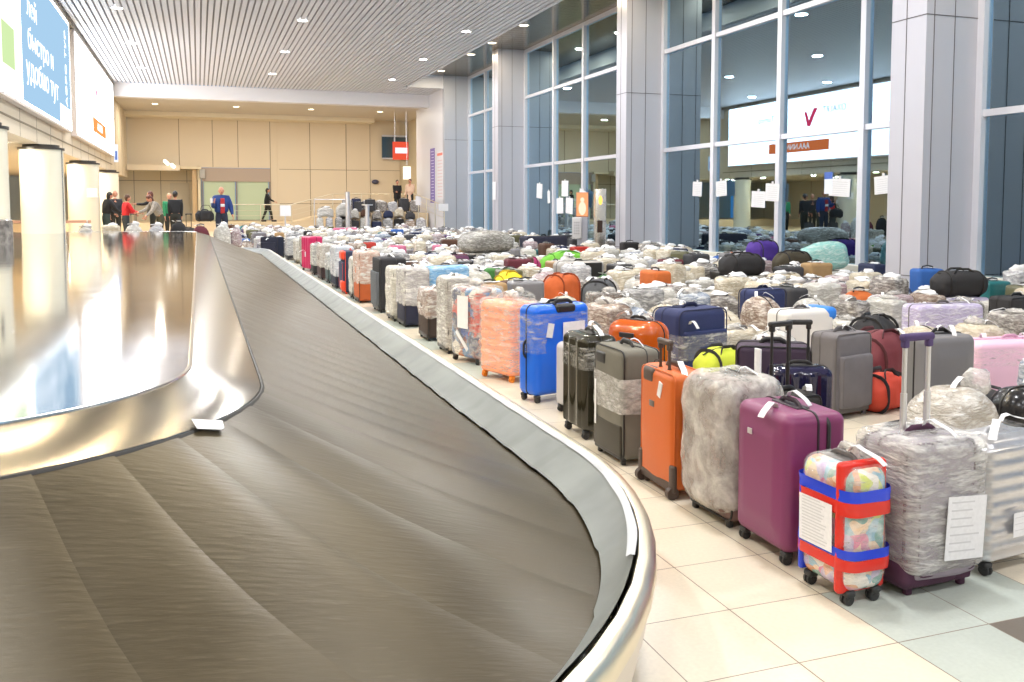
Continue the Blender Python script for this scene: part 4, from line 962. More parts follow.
# ------------------------------------------------ notable bags behind the front row
OCC = []   # (x, y, radius) taken spots
for o in list(C.objects):
    if o.parent is None and o.get('category') == 'suitcase': OCC.append((o.location.x, o.location.y, 0.36, 0.30))
def note(o, rx, ry): OCC.append((o.location.x, o.location.y, rx, ry)); return o
def st(o, *a, cat='suitcase', rx=0.34, ry=0.34): finish(o, a[0], cat); note(o, rx, ry); return o
r = hard_case(0.50, 0.30, 0.72, mat('amber_shell', c_('#b8520f'), 0.10, spec=0.7), blackp, 'bulge', loc=(3.42, 6.55, 0), rz=R90 + 0.5, r=0.11)
b = MB(); b.rbox((0.0, -0.175, 0.60), (0.14, 0.02, 0.04), 0.006); b.build('latch', blackp, r); add_tag(r, -0.1, 0, 0.74); add_tag(r, 0, 0, 0.74, ang=1)
st(r, 'glossy amber orange rounded hard suitcase behind the olive and black cases')
nvy = cloth('navy_fabric', '#26305c')
r = soft_case(0.60, 0.36, 0.74, nvy, cloth('navy_trim', '#1c2244'), True, loc=(4.16, 6.98, 0), rz=0.25, r=0.07); film_band(r, 0.60, 0.42, 0.30, 0.52, film, out=0.015); add_tag(r, -.05, 0, 0.77); add_tag(r, -.2, -0.2, 0.62, L=.1, ang=-PI / 2)
st(r, 'large navy blue soft suitcase with film round its middle in second row', rx=.42)
lime = cloth('lime_fabric', '#c3cf3a')
r = duffel(0.50, 0.30, 0.50, lime, blackf, loc=(4.0, 6.20, 0), rz=0.2); st(r, 'lime green bag with black straps between navy case and dark purple case', cat='bag', rx=.32)
r = soft_case(0.50, 0.30, 0.69, cloth('aubergine_fabric', '#3b2b40'), blackp, False, loc=(3.78, 5.22, 0), rz=R90 + 1.0); add_tag(r, -0.1, 0, .71, L=.14); st(r, 'dark aubergine soft suitcase just behind the taupe wrapped case')
r = hard_case(0.38, 0.24, 0.64, mat('midnight_gloss', c_('#1a1838'), 0.08, spec=0.7), blackp, 'v', 4, 0.008, loc=(3.62, 4.72, 0), rz=R90 + 1.2)
tele(r, 0.12, 0.62, 0.90, 0.02, blackp, blackp); st(r, 'glossy midnight blue hard suitcase with black raised handle in second row', rx=.27, ry=.27)
r = soft_case(0.42, 0.26, 0.66, cloth('mid_grey_fabric', '#6f6b6e'), greyp, True, loc=(4.78, 5.72, 0), rz=0.2); add_tag(r, 0, 0, .68); st(r, 'mid grey upright suitcase standing behind the black raised handles')
r = soft_case(0.38, 0.25, 0.55, cloth('black_fabric_b', '#262320'), blackp, False, loc=(3.24, 4.36, 0), rz=0.15); tele(r, 0.13, 0.53, 0.95, 0.04, blackp, blackp); add_tag(r, 0.1, -.1, .57, L=.16)
st(r, 'black soft suitcase with thin tall black handle behind the plum case', rx=.27, ry=.2)
r = duffel(0.52, 0.34, 0.46, cloth('charcoal_duffel', '#2e2c28'), blackf, loc=(3.55, 3.72, 0.0), rz=0.2); add_tag(r, 0, -.05, .47, L=.16, ang=-.3); add_tag(r, .1, 0, .47, L=.14, ang=.6)
st(r, 'charcoal black duffel bag with paper tags directly behind the taped case', cat='duffel bag')
r = duffel(0.60, 0.38, 0.56, wrap_mat('wrap_lumpy', c_('#a49a8c'), (0.82, 0.80, 0.77)), cloth('taupe_strap', '#8d8172'), loc=(4.30, 4.15, 0), rz=0.12, sag=0.2, straps=False); add_tag(r, 0.1, 0, .58)
kn = MB(); kn.blob((0.22, 0, 0.56), (0.10, 0.08, 0.09), 12, 8, lambda q, u: q * (1 + .4 * nz(q, 20, 3))); kn.build('film_bunch', film_thick, r, True, ang=80)
st(r, 'lumpy white film-wrapped bag behind the raised silver handle', cat='bag', rx=.36)
r = hard_case(0.60, 0.32, 0.52, mat('black_shell', c_('#1f1e20'), 0.22), blackp, 'none', loc=(5.02, 4.18, 0), rz=0.0, r=0.14, side_handle=False); add_tag(r, -.1, 0, .53)
st(r, 'rounded black hard suitcase beside the lumpy white wrapped bag', rx=.38)
mar = cloth('maroon_fabric', '#6a2a32')
r = duffel(0.62, 0.42, 0.56, mar, cloth('maroon_trim', '#4a1c22'), loc=(5.62, 6.25, 0), rz=0.25, sag=0.3); add_tag(r, 0.1, -.1, .55); st(r, 'maroon duffel bag with sloping ends, in the middle of the luggage field', cat='duffel bag', rx=.4)
r = duffel(0.46, 0.26, 0.30, cloth('red_fabric', '#c2402a'), blackf, loc=(5.20, 5.72, 0), rz=0.3); st(r, 'small red bag peeping out below the maroon duffel bag', cat='bag', rx=.26, ry=.18)
pinkm = mat('pale_pink_shell', c_('#e6bcd2'), 0.35)
r = hard_case(0.90, 0.34, 0.56, pinkm, mat('pink_trim', c_('#c99ab5'), 0.4), 'none', loc=(6.35, 5.55, 0), rz=-0.10, r=0.05, side_handle=False); film_band(r, 0.90, 0.34, 0.35, 0.50, film_mat('thin_film', 0.02, 0.5), out=0.01)
for x_ in (-.25, .1, .3): add_tag(r, x_, 0, .565)
st(r, 'wide pale pink hard suitcase near the right edge of view', rx=.55)
t = thing('toy_flower', 'small red and yellow plush toy on a bag by the pink case', 'toy', (5.24, 4.58, 0.49))
b = MB(); b.blob((0, 0, 0.035), (0.032, 0.032, 0.032), 10, 7)
for k in range(6): a_ = k * PI / 3; b.blob((math.cos(a_) * 0.035, -0.005, 0.035 + math.sin(a_) * 0.03), (0.024, 0.018, 0.024), 8, 6)
b.build('red_petals', mat('toy_red', c_('#d8241c'), 0.6), t); b = MB(); b.blob((-0.065, 0, 0.035), (0.03, 0.025, 0.033), 10, 7); b.build('yellow_head', mat('toy_yellow', c_('#eeb81e'), 0.6), t)
t.location = (5.0, 4.1, 0.545)
r = soft_case(0.55, 0.30, 0.60, blackf, blackp, True, loc=(8.95, 7.75, 0), rz=0.05); b = MB(); b.rbox((-.05, -.20, .42), (.07, .01, .05), .004); b.build('badge', alu, r); add_tag(r, .1, 0, .62)
st(r, 'black soft suitcase with oval metal badge at the right edge', rx=.4)
r = duffel(0.75, 0.36, 0.34, blackf, blackp, loc=(9.75, 9.35, 0.42), rz=-0.2); finish(r, 'black duffel bag lying on top of luggage below right window', 'duffel bag')
r = hard_case(0.70, 0.36, 0.42, wrap_mat('wrap_lav', c_('#a79cc4'), (0.82, 0.81, 0.84)), greyp, 'none', loc=(9.75, 9.35, 0), rz=-0.2, side_handle=False, top_handle=False, r=.05); st(r, 'low lavender wrapped case underneath the black duffel by the right window', rx=.45)
r = hard_case(0.85, 0.32, 0.58, wrap_mat('wrap_lilac', c_('#b3a6cf'), (0.82, 0.81, 0.86)), greyp, 'none', loc=(7.75, 7.65, 0), rz=-0.1, side_handle=False, r=.06); add_tag(r, .2, 0, .6); st(r, 'wide lilac-white wrapped suitcase left of the black badge suitcase', rx=.5)
r = soft_case(0.55, 0.30, 0.62, nvy, cloth('navy_trim', '#1c2244'), False, loc=(6.60, 9.35, 0), rz=0.2, r=.07); add_tag(r, 0, 0, .64); st(r, 'bright navy rounded suitcase standing amid white wraps, right of centre', rx=.36)
r = hard_case(0.62, 0.34, 0.62, mat('white_shell', c_('#d9d7d4'), 0.3), greyp, 'none', loc=(5.75, 7.5, 0), rz=0.12, side_handle=False, r=.06)
b = MB(); b.rbox((0.27, 0, 0.555), (0.16, 0.345, 0.135), 0.05, 3); b.build('blue_corner', mat('sky_blue_plastic', c_('#2f7fe0'), 0.35), r); add_tag(r, 0, 0, .63); st(r, 'white hard suitcase with a bright blue end piece, mid field', rx=.4)
r = duffel(0.56, 0.34, 0.52, blackf, blackp, loc=(6.55, 7.35, 0), rz=0.4); st(r, 'soft black holdall right beside the blue-ended white suitcase', cat='bag', rx=.36)
def stacked(w, d, h, m, loc, rz, zt, label, cat, nm='duffel_bag', under='#8d8a84', over=(0.80, 0.78, 0.74), ulab=None, fnc=duffel, **k):
    """a bag lying on a low wrapped case"""
    u = hard_case(w * 0.9, d * 0.95, zt, wrap_mat('wrap_u_%s' % under.strip('#'), c_(under), over), greyp, 'none', loc=(loc[0], loc[1], 0), rz=rz, side_handle=False, top_handle=False, r=.04); st(u, ulab, rx=w * .55, ry=d * .6)
    r = fnc(w, d, h, m, loc=(loc[0], loc[1], zt - 0.005), rz=rz, **k); return finish(r, label, cat, name=nm)
mint = wrap_mat('wrap_mint', c_('#7fc4c0'), (0.66, 0.82, 0.80))
u = stacked(0.9, 0.40, 0.56, mint, (11.25, 13.95, 0), -0.35, 0.42, 'large mint green plastic-wrapped bag leaning on luggage against the window', 'bag', nm='wrapped_bag', under='#77736c', ulab='low grey wrapped case underneath the big mint green bag', straps=False, sag=0.15)
u.rotation_euler = (0, -0.16, -0.35); u.location.z = 0.40
stacked(0.80, 0.40, 0.50, cloth('violet_fabric', '#4a2a8c'), (11.1, 15.75, 0), 0.3, 0.42, 'violet purple bag on top of luggage below the large window', 'bag', ulab='low wrapped case underneath the violet purple bag', under='#7c7870')
stacked(0.80, 0.40, 0.46, cloth('camo_fabric', '#3d3626'), (10.35, 13.75, 0), 0.1, 0.34, 'dark olive brown rounded bag beside the mint green bag', 'bag', ulab='low wrapped case underneath the dark olive brown bag', under='#6c685f')
stacked(0.85, 0.40, 0.36, blackf, (8.75, 13.0, 0), 0.1, 0.46, 'black flat bag on top of luggage in front of violet bag', 'bag', ulab='low wrapped case underneath the black flat bag', under='#898378')
r = duffel(0.62, 0.40, 0.60, cloth('burnt_orange_fabric', '#bf5a26'), cloth('orange_trim', '#8f3f18'), loc=(5.25, 12.6, 0), rz=0.5, sag=.1); st(r, 'burnt orange duffel bag beside the yellow one, upper centre', cat='duffel bag', rx=.4)
r = duffel(0.58, 0.36, 0.60, cloth('yellow_fabric', '#e8d22c'), cloth('yellow_trim', '#b59a1c'), loc=(4.65, 13.35, 0), rz=0.2, sag=.35); st(r, 'bright yellow bag beside the burnt orange duffel bag', cat='bag', rx=.4)
r = duffel(0.62, 0.40, 0.62, cloth('slate_fabric', '#4b4d52'), blackf, loc=(5.30, 11.35, 0), rz=0.9, sag=.15); st(r, 'slate grey bag directly right of the burnt orange duffel bag', cat='bag', rx=.4)
r = hard_case(0.90, 0.40, 0.66, mat('silver_black_shell', c_('#a5a2a0'), 0.3, ), blackp, 'none', loc=(6.45, 14.7, 0), rz=0.1, r=.09, side_handle=False)
b = MB(); b.rbox((0, -.205, .36), (.74, .02, .52), .05, 3); b.build('black_front_panel', blackp, r); st(r, 'silver hard suitcase with black rounded front panel, upper centre', rx=.5)
r = duffel(1.3, 0.42, 0.62, cloth('grass_green_fabric', '#6fb63a'), cloth('green_trim', '#4c8a24'), loc=(7.75, 18.3, 0), rz=0.1, sag=.25); st(r, 'long grass green bag lying across luggage near the ticket stand', cat='bag', rx=.75)
r = duffel(0.72, 0.36, 0.60, cloth('magenta_fabric', '#a8326a'), cloth('magenta_trim', '#701f46'), loc=(6.25, 17.0, 0), rz=0.1); st(r, 'magenta bag in front of the long grass green bag', cat='bag', rx=.42)
r = soft_case(1.3, 0.55, 0.78, cloth('ink_navy_fabric', '#23253a'), cloth('ink_trim', '#14151f'), False, loc=(9.15, 23.3, 0), rz=0.1, r=.08); st(r, 'large ink navy suitcase near the second window, far field', rx=.75, ry=.35)
sky = wrap_mat('wrap_sky', c_('#5aa0d8'), (0.55, 0.72, 0.86))
r = hard_case(0.66, 0.34, 0.80, sky, greyp, 'none', loc=(3.35, 12.4, 0), rz=0.3, r=.07, side_handle=False); st(r, 'sky blue wrapped suitcase standing behind the navy-bottomed white case', rx=.4)
r = soft_case(0.62, 0.34, 0.62, cloth('plum2_fabric', '#6a3a5c'), blackp, False, loc=(4.95, 17.7, 0), rz=0.2, r=.08); st(r, 'plum coloured rounded suitcase far behind the sky blue one', rx=.42)
u = stacked(1.4, 0.8, 0.55, wrap_mat('wrap_big', c_('#6a655e'), (0.76, 0.74, 0.70)), (6.9, 21.6, 0), 0.25, 0.46, 'very large grey film-wrapped bundle towering over luggage, upper centre', 'bag', nm='wrapped_bundle', under='#827e76', ulab='long low grey case underneath the very large grey bundle', straps=False, sag=.2)

# ------------------------------------------------ the field of luggage behind the front row
PAL = [('black', '#1d1c1e', 12), ('navy', '#232c4c', 7), ('charcoal', '#3b3b3f', 7), ('brown', '#54382a', 5), ('grey', '#77767a', 7), ('maroon', '#5f2230', 4), ('red', '#b33126', 3),
       ('blue', '#2b5da8', 3), ('purple', '#4b2c62', 3), ('teal', '#2a6c70', 2), ('olive', '#57563a', 3), ('tan', '#a2845c', 4), ('pink', '#c9718f', 1.5), ('green', '#3f7a3a', 1.2), ('orange', '#c2642a', 1.2)]
WPAL = [('white', '#a8a59f', (0.84, 0.83, 0.80)), ('ivory', '#a79a82', (0.82, 0.78, 0.68)), ('grey-wrapped', '#6f6e70', (0.70, 0.70, 0.70)), ('cream', '#b5a88f', (0.84, 0.80, 0.72)),
        ('pale grey', '#8c8c92', (0.80, 0.80, 0.82)), ('dusky', '#4a4240', (0.72, 0.69, 0.65)), ('mauve-tinted', '#8a6f78', (0.80, 0.76, 0.76)), ('blue-tinted', '#64748c', (0.76, 0.79, 0.83)), ('brown-tinted', '#6a4c3a', (0.78, 0.72, 0.64))]
colm = {n: cloth('fabric_' + n, h) for n, h, _ in PAL}; shm = {n: shell('shell_' + n, h) for n, h, _ in PAL}
wrm = {n: wrap_mat('wrapfield_' + n, c_(h), ov) for n, h, ov in WPAL}
SLOT = cloth('fabric_slot', '#777777'); SLOTS = shell('shell_slot', '#777777'); SLOTW = wrap_mat('wrap_slot', c_('#888888'))
protos = {}
def mkwrap(w, d, h):
    root = bpy.data.objects.new('wrapped_suitcase', None); C.objects.link(root); root.empty_display_size = 0.1; o = random.uniform(0, 50)
    def fn(p, n): return p + n * (nz(p, 7, o) * 0.018 + abs(nz(p, 17, o)) * 0.014)
    b = MB(); b.rbox((0, 0, 0.05 + (h - 0.05) / 2), (w, d, h - 0.05), 0.075, 3, (8, 5, 10), fn); b.build('wrapped_body', SLOTW, root, True, ang=80)
    for sx in (-1, 1):
        for sy in (-1, 1): caster(root, sx * (w / 2 - .06), sy * (d / 2 - .05), 0.06)
    kn = MB(); kn.blob((random.uniform(-.06, .06), 0, h + 0.02), (0.12, 0.07, 0.05), 14, 8, lambda q, u: q * (1 + .5 * nz(q, 24, o))); kn.build('film_bunch', film_thick, root, True, ang=80)
    arch(root, (-0.08, .03, h - .01), (0.08, .03, h - .01), 0.05, (0, 0.2, 1), 0.008, greyp, 'carry_handle', ry=0.014)
    add_tag(root, .08, 0, h + .02); add_tag(root, -.12, .02, h + .02, L=.16)
    return root
for i, (w_, d_, h_) in enumerate(((.46, .30, .62), (.42, .27, .55), (.50, .32, .70), (.44, .34, .60))): protos['w%d' % i] = mkwrap(w_, d_, h_)
def ptag(r, h): add_tag(r, .03, 0, h + .01); add_tag(r, -.1, 0, h + .01); return r
protos['h0'] = ptag(hard_case(.44, .27, .62, SLOTS, blackp, 'v', 4, .006), .62)
protos['h1'] = ptag(hard_case(.48, .30, .70, SLOTS, blackp, 'panel'), .70)
protos['s0'] = ptag(soft_case(.44, .28, .60, SLOT, blackp, True), .60)
protos['s1'] = ptag(soft_case(.50, .32, .68, SLOT, blackp, True), .68)
protos['d0'] = ptag(duffel(.56, .34, .44, SLOT, blackf), .44)
protos['d1'] = ptag(duffel(.54, .36, .56, SLOTW, blackf, sag=.25, straps=False), .56)
film_cover(protos['s0'], .44, .30, .60, .08, .62, film, .010)
# small single-mesh versions for the distance
def far_mesh(kind, seed):
    random.seed(seed); b = MB(); o = random.uniform(0, 50); w_, d_, h_ = {'w': (.48, .32, .64), 's': (.46, .30, .62), 'd': (.54, .38, .50), 'l': (.50, .36, .54)}[kind]
    def fn(p, n):
        q = p + n * (nz(p, 6, o) * (.03 if kind in 'wl' else .008) + (abs(nz(p, 15, o)) * .02 if kind in 'wl' else 0))
        if kind in 'dl': q.z -= .10 * (abs(p.x) / (w_ / 2)) ** 2
        return q
    b.rbox((0, 0, h_ / 2 + .03), (w_, d_, h_ - .06), {'w': .07, 's': .05, 'd': .16, 'l': .13}[kind], 2, (4, 3, 5), fn, 0)
    if kind in 'sw':
        for sx in (-1, 1):
            for sy in (-1, 1): b.cyl((sx * w_ * .4 - .015, sy * d_ * .38, .03), (sx * w_ * .4 + .015, sy * d_ * .38, .03), .03, 8, 1)
    b.tube([(-.1, 0, h_ - .02), (-.09, 0, h_ + .03), (0, 0, h_ + .045), (.09, 0, h_ + .03), (.1, 0, h_ - .02)], .013, 5, mi=1)
    if kind in 'wl': b.blob((.05, 0, h_ + .01), (.13, .09, .06), 9, 6, lambda q, u: q * (1 + .5 * nz(q, 22, o)), 2)
    for k in range(4):
        a = random.uniform(0, 6.28); x_, y_ = random.uniform(-.15, .15), random.uniform(-.08, .08); M = Matrix.Translation((x_, y_, h_ + .015)) @ Matrix.Rotation(a, 4, 'Z') @ Matrix.Rotation(random.uniform(-.5, .5), 4, 'X')
        b.box(-.07, .07, -.03, .03, 0, .004, 2, M)
    ms = {'w': [SLOTW, greyp, white_tag], 's': [SLOT, blackp, white_tag], 'd': [SLOT, blackf, white_tag], 'l': [SLOTW, greyp, white_tag]}[kind]
    return b.mesh('far_bag', ms, True, 60)
farm = {k: [far_mesh(k, 100 + i + ord(k)) for i in range(3)] for k in 'wsdl'}
random.seed(21)
NUM = ['zero', 'one', 'two', 'three', 'four', 'five', 'six', 'seven', 'eight', 'nine', 'ten', 'eleven', 'twelve', 'thirteen', 'fourteen', 'fifteen', 'sixteen', 'seventeen', 'eighteen']
LAND.sort()
LAND += [(30.5, 'fourth column'), (33.5, 'far pillar'), (37, 'farthest window'), (40.5, 'poster wall')]
def land(y): return min(LAND, key=lambda q: abs(q[0] - y))[1]
fwd = Vector((math.sin(math.radians(19.41)), math.cos(math.radians(19.41))))
rgt = Vector((fwd.y, -fwd.x))
cells = []
PX, PY_ = 0.58, 0.60
ny = 0; y = 3.1
while y < 45.2:
    nx = 0; x = 3.14 if y < 28.6 else 1.40
    while x < 11.7:
        jx, jy = random.uniform(-.04, .04), random.uniform(-.05, .05)
        X, Y = x + jx, y + jy
        dep = X * fwd.x + Y * fwd.y; lat = (X * rgt.x + Y * rgt.y) / dep * 888.6 + 512
        ok = lat < 1060 and dep > 1
        if X > 10.55 and any(a - .35 < Y < b_ + .35 for a, b_ in ((11.3, 12.05), (21.8, 22.4), (32.7, 33.4))): ok = False
        if X > 10.5 and Y > 40.0: ok = False
        if X > 6.1 and Y > 42.6: ok = False
        if any(abs(X - ox) < orx + .20 and abs(Y - oy) < ory + .20 for ox, oy, orx, ory in OCC): ok = False
        if (X - 10.55) ** 2 + (Y - 23.7) ** 2 < .55 or (X - 10.95) ** 2 + (Y - 22.9) ** 2 < .4 or (abs(X - 10.3) < .3 and Y > 37.5): ok = False
        if Y > 28.0 and X < 3 and Y < 29.3: ok = False
        if (X > 2.6 and Y > 42.2 and X < 6.3) or Y > 45: ok = False
        if (X - 6.0) ** 2 + (Y - 42.2) ** 2 * 1.6 < 1.5: ok = False
        if any((X - a_) ** 2 + (Y - b_) ** 2 < .22 for a_, b_ in ((6.57, 41.69), (6.89, 38.39), (3.31, 37.0))): ok = False
        if ok: cells.append((dep, X, Y, nx if y < 28.6 else max(nx - 3, 0)))
        x += PX; nx += 1
    y += PY_; ny += 1
cells.sort()
names = {}
cnt = {'suitcase': 0, 'duffel_bag': 0, 'wrapped_bag': 0}
nsc = sum(1 for o in C.objects if o.parent is None and o.get('category') == 'suitcase')
field = []; rest = []
def pick(pal):
    t_ = random.uniform(0, sum(p[2] for p in pal)); 
    for p in pal:
        t_ -= p[2]
        if t_ <= 0: return p[0]
    return pal[0][0]
for dep, X, Y, nx in cells:
    u = random.random(); wr = u < 0.66
    v = random.random()
    if wr: kind = 'w' if v < 0.60 else 'l'
    else: kind = ('s' if v < .42 else ('h' if v < .66 else 'd'))
    nm = {'w': 'suitcase', 's': 'suitcase', 'h': 'suitcase', 'd': 'duffel_bag', 'l': 'wrapped_bag'}[kind]
    col = random.choice(WPAL)[0] if wr else pick(PAL)
    if wr and random.random() < .35: col = 'white' if random.random() < .5 else 'cream'
    cap = (298 - nsc) if nm == 'suitcase' else 200
    if cnt[nm] >= cap: rest.append((X, Y, kind, col, wr)); continue
    cnt[nm] += 1
    near = dep < 11.5
    sc = random.uniform(.92, 1.06); szz = random.choice((1.0, 1.0, .82, .68)) * random.uniform(.88, 1.12)
    # directions: mostly square to the rows, some quarter turned
    rz = random.choice((0, 0, PI / 2, -PI / 2, PI)) * 1.0 + random.gauss(0, .10)
    lim = 1.0
    if near:
        key = {'w': random.choice(('w0', 'w1', 'w2', 'w3')), 's': random.choice(('s0', 's1')), 'h': random.choice(('h0', 'h1')), 'd': 'd0', 'l': 'd1'}[kind]
        mp = {'shell_slot': shm.get(col), 'fabric_slot': colm.get(col), 'wrap_slot': wrm.get(col)}; mp = {k: v_ for k, v_ in mp.items() if v_}
        o = copy_tree(protos[key], None, mp); o.scale = (sc * .94, sc * .94, szz)
    else:
        k2 = 's' if kind == 'h' else kind
        me = random.choice(farm[k2]); o = bpy.data.objects.new(nm, me); C.objects.link(o)
        s0 = o.material_slots[0]; s0.link = 'OBJECT'; s0.material = wrm[col] if wr else (shm[col] if kind == 'h' else colm[col])
        o.scale = (sc, sc, szz)
    o.name = nm; o.location = (X, Y, 0.0); o.rotation_euler = (0, 0, rz)
    if wr: kd = 'wrapped suitcase' if kind == 'w' else 'lumpy wrapped bag'
    else: kd = {'s': 'soft suitcase', 'h': 'hard suitcase', 'd': 'duffel bag'}[kind]
    c2 = col.replace('grey-wrapped', 'mid grey')
    o['category'] = {'suitcase': 'suitcase', 'duffel_bag': 'duffel bag', 'wrapped_bag': 'bag'}[nm]
    o['group'] = {'suitcase': 'suitcases packed in rows across the hall', 'duffel_bag': 'duffel bags among the rows of suitcases', 'wrapped_bag': 'lumpy wrapped bags among the rows of suitcases'}[nm]
    lab = '%s %s, row %s from aisle, level with %s' % (c2, kd, NUM[min(nx + 2, 18)], land(Y))
    names.setdefault(lab, []).append(o)
POS = {2: ['nearer one', 'farther one'], 3: ['nearest of three', 'middle of three', 'farthest of three'], 4: ['nearest of four', 'second of four', 'third of four', 'farthest of four']}
for lab, L_ in names.items():
    if len(L_) == 1: L_[0]['label'] = lab; continue
    L_.sort(key=lambda o: o.location.y); n_ = len(L_)
    for i, o in enumerate(L_):
        o['label'] = lab + ', ' + (POS[n_][i] if n_ in POS else '%s of %s' % (ords[i], NUM[n_]))
# everything beyond: one uncountable crowd
groupsm = {}
for X, Y, kind, col, wr in rest:
    m_ = wrm[col] if wr else colm[col]; me = farm['s' if kind == 'h' else kind][int(X * 7) % 3]
    groupsm.setdefault(m_.name, m_)
ml = list(groupsm.values()) + [greyp, white_tag]; ix = {m_.name: i for i, m_ in enumerate(ml)}
b = MB()
for X, Y, kind, col, wr in rest:
    m_ = wrm[col] if wr else colm[col]; me = farm['s' if kind == 'h' else kind][int(X * 7) % 3]
    M = Matrix.Translation((X, Y, 0)) @ Matrix.Rotation(random.choice((0, PI / 2, PI)) + random.gauss(0, .12), 4, 'Z') @ Matrix.Diagonal((1, 1, random.choice((1.0, 1.0, .8)) * random.uniform(.85, 1.15), 1))
    o_ = len(b.v); b.v += [tuple(M @ v.co) for v in me.vertices]
    for p in me.polygons:
        b.f.append(tuple(i + o_ for i in p.vertices)); b.m.append(ix[m_.name] if p.material_index == 0 else (ix[greyp.name] if p.material_index == 1 else ix[white_tag.name]))
if rest:
    o = b.build('distant_luggage', ml, None, True, 60); tag(o, 'dense mass of wrapped luggage covering the floor toward the far ramp', 'luggage', None, 'stuff')
for p in protos.values():
    for ch in list(p.children_recursive): bpy.data.objects.remove(ch)
    bpy.data.objects.remove(p)
print('FIELD', len(cells), cnt, len(rest))

# bags on the raised floors at the back
random.seed(5)
def small_bag(kind, col, wr, loc, rz, label, cat, sc=(1, 1, 1), name=None, group=None):
    me = farm[kind][random.randrange(3)]; o = bpy.data.objects.new(name or {'s': 'suitcase', 'w': 'suitcase', 'd': 'duffel_bag', 'l': 'wrapped_bag'}[kind], me); C.objects.link(o)
    s0 = o.material_slots[0]; s0.link = 'OBJECT'; s0.material = wrm[col] if wr else colm[col]
    o.location = loc; o.rotation_euler = (0, 0, rz); o.scale = sc; return tag(o, label, cat, group)
for i, (X, k, cl, w_, hz_) in enumerate(((-3.0, 'l', 'white', True, 1.25), (-2.35, 'w', 'cream', True, 1.1), (-1.75, 'l', 'white', True, 1.35), (-1.15, 'l', 'pale grey', True, 1.3), (-0.55, 'd', 'black', False, 1.6), (0.05, 'd', 'maroon', False, 1.35), (0.65, 'l', 'white', True, 1.3), (1.05, 'l', 'mauve-tinted', True, 1.15))):
    small_bag(k, cl, w_, (X, 27.50 + .12 * (i % 2), 0.36), random.uniform(-.2, .2), '%s %s directly behind the far carousel end, %s from the left column' % (cl, {'l': 'lumpy wrapped bag', 'w': 'boxy wrapped suitcase', 'd': 'duffel bag'}[k], ords[i]), 'suitcase' if k == 'w' else 'bag', (.95 if i != 7 else .6, .8, hz_))
k_ = 0
for row, (Y, zf) in enumerate(((43.6, 1.25), (44.35, 1.25))):
    for i in range(7):
        X = 6.85 + i * .56; k, cl, w_ = random.choice((('s', 'black', False), ('s', 'charcoal', False), ('w', 'grey-wrapped', True), ('w', 'pale grey', True), ('d', 'black', False), ('s', 'navy', False), ('w', 'dusky', True)))
        if row and i in (4, 5, 6): continue
        small_bag(k, cl, w_, (X, Y, zf), random.uniform(-.3, .3), '%s %s on the raised ramp landing, %s row, %s from the left' % (cl.replace('grey-wrapped', 'mid grey'), {'s': 'soft suitcase', 'w': 'wrapped suitcase', 'd': 'duffel bag'}[k], ('front', 'back')[row], ords[i]), 'suitcase' if k != 'd' else 'duffel bag', (1, 1, random.uniform(.8, 1.15)), group='luggage on the ramp landing')

for i in range(8):
    X = 6.5 + i * .55; k, cl, w_ = (('w', 'dusky', True), ('s', 'charcoal', False), ('w', 'white', True), ('s', 'navy', False), ('w', 'grey-wrapped', True), ('s', 'black', False), ('w', 'brown-tinted', True), ('w', 'pale grey', True))[i]
    small_bag(k, cl, w_, (X, 42.92, 0), random.uniform(-.1, .1), 'tall %s %s standing against the landing face, %s from the left' % (cl.replace('grey-wrapped', 'mid grey'), {'s': 'soft suitcase', 'w': 'wrapped suitcase'}[k], ords[i]), 'suitcase', (1, .8, 1.35 + .1 * (i % 3)), group='luggage against the landing face')
    if i < 7:
        k2, c2_, w2 = (('d', 'black', False), ('l', 'white', True), ('d', 'brown', False), ('l', 'dusky', True), ('d', 'navy', False), ('l', 'cream', True), ('d', 'charcoal', False))[i]
        small_bag(k2, c2_, w2, (X + .02, 42.92, .66 * (1.35 + .1 * (i % 3)) + .02), random.uniform(-.1, .1), '%s %s on top of tall cases by the landing, %s from left' % (c2_, {'l': 'wrapped bag', 'd': 'duffel bag'}[k2], ords[i]), 'duffel bag' if k2 == 'd' else 'bag', (.9, .75, .8), group='bags on top of the tall cases')

# ================================================================== PEOPLE
def skinned(name, pts, edges, m, parent, sub=2, root=0, extra=None, mats=None):
    """pts: name -> (x, y, z, r).  one continuous skinned surface"""
    keys = list(pts); me = bpy.data.meshes.new(name); me.from_pydata([pts[k][:3] for k in keys], [(keys.index(a), keys.index(b)) for a, b in edges], [])
    o = bpy.data.objects.new(name, me); C.objects.link(o); md = o.modifiers.new('skin', 'SKIN'); md.use_smooth_shade = True
    sv = me.skin_vertices[0].data
    for i, k in enumerate(keys): r_ = pts[k][3]; sv[i].radius = (r_, r_) if not isinstance(r_, tuple) else r_; sv[i].use_root = (i == root)
    s_ = o.modifiers.new('sub', 'SUBSURF'); s_.levels = sub; s_.render_levels = sub
    ev = o.evaluated_get(bpy.context.evaluated_depsgraph_get()); me2 = bpy.data.meshes.new_from_object(ev)
    bpy.data.objects.remove(o)
    if extra:
        b = MB(); b.add([v.co[:] for v in me2.vertices], [tuple(p.vertices) for p in me2.polygons], 0); extra(b); me2 = b.mesh(name, mats or [m], True, 80)
    else:
        me2.materials.clear(); me2.materials.append(m); me2.polygons.foreach_set('use_smooth', [True] * len(me2.polygons))
    n = bpy.data.objects.new(name, me2); C.objects.link(n); n.parent = parent
    return n
skin = mat('skin', c_('#c98f74'), 0.5); eye = mat('eye_dark', (0.03, 0.02, 0.02), 0.3); lip = mat('lip', c_('#a0584e'), 0.5)
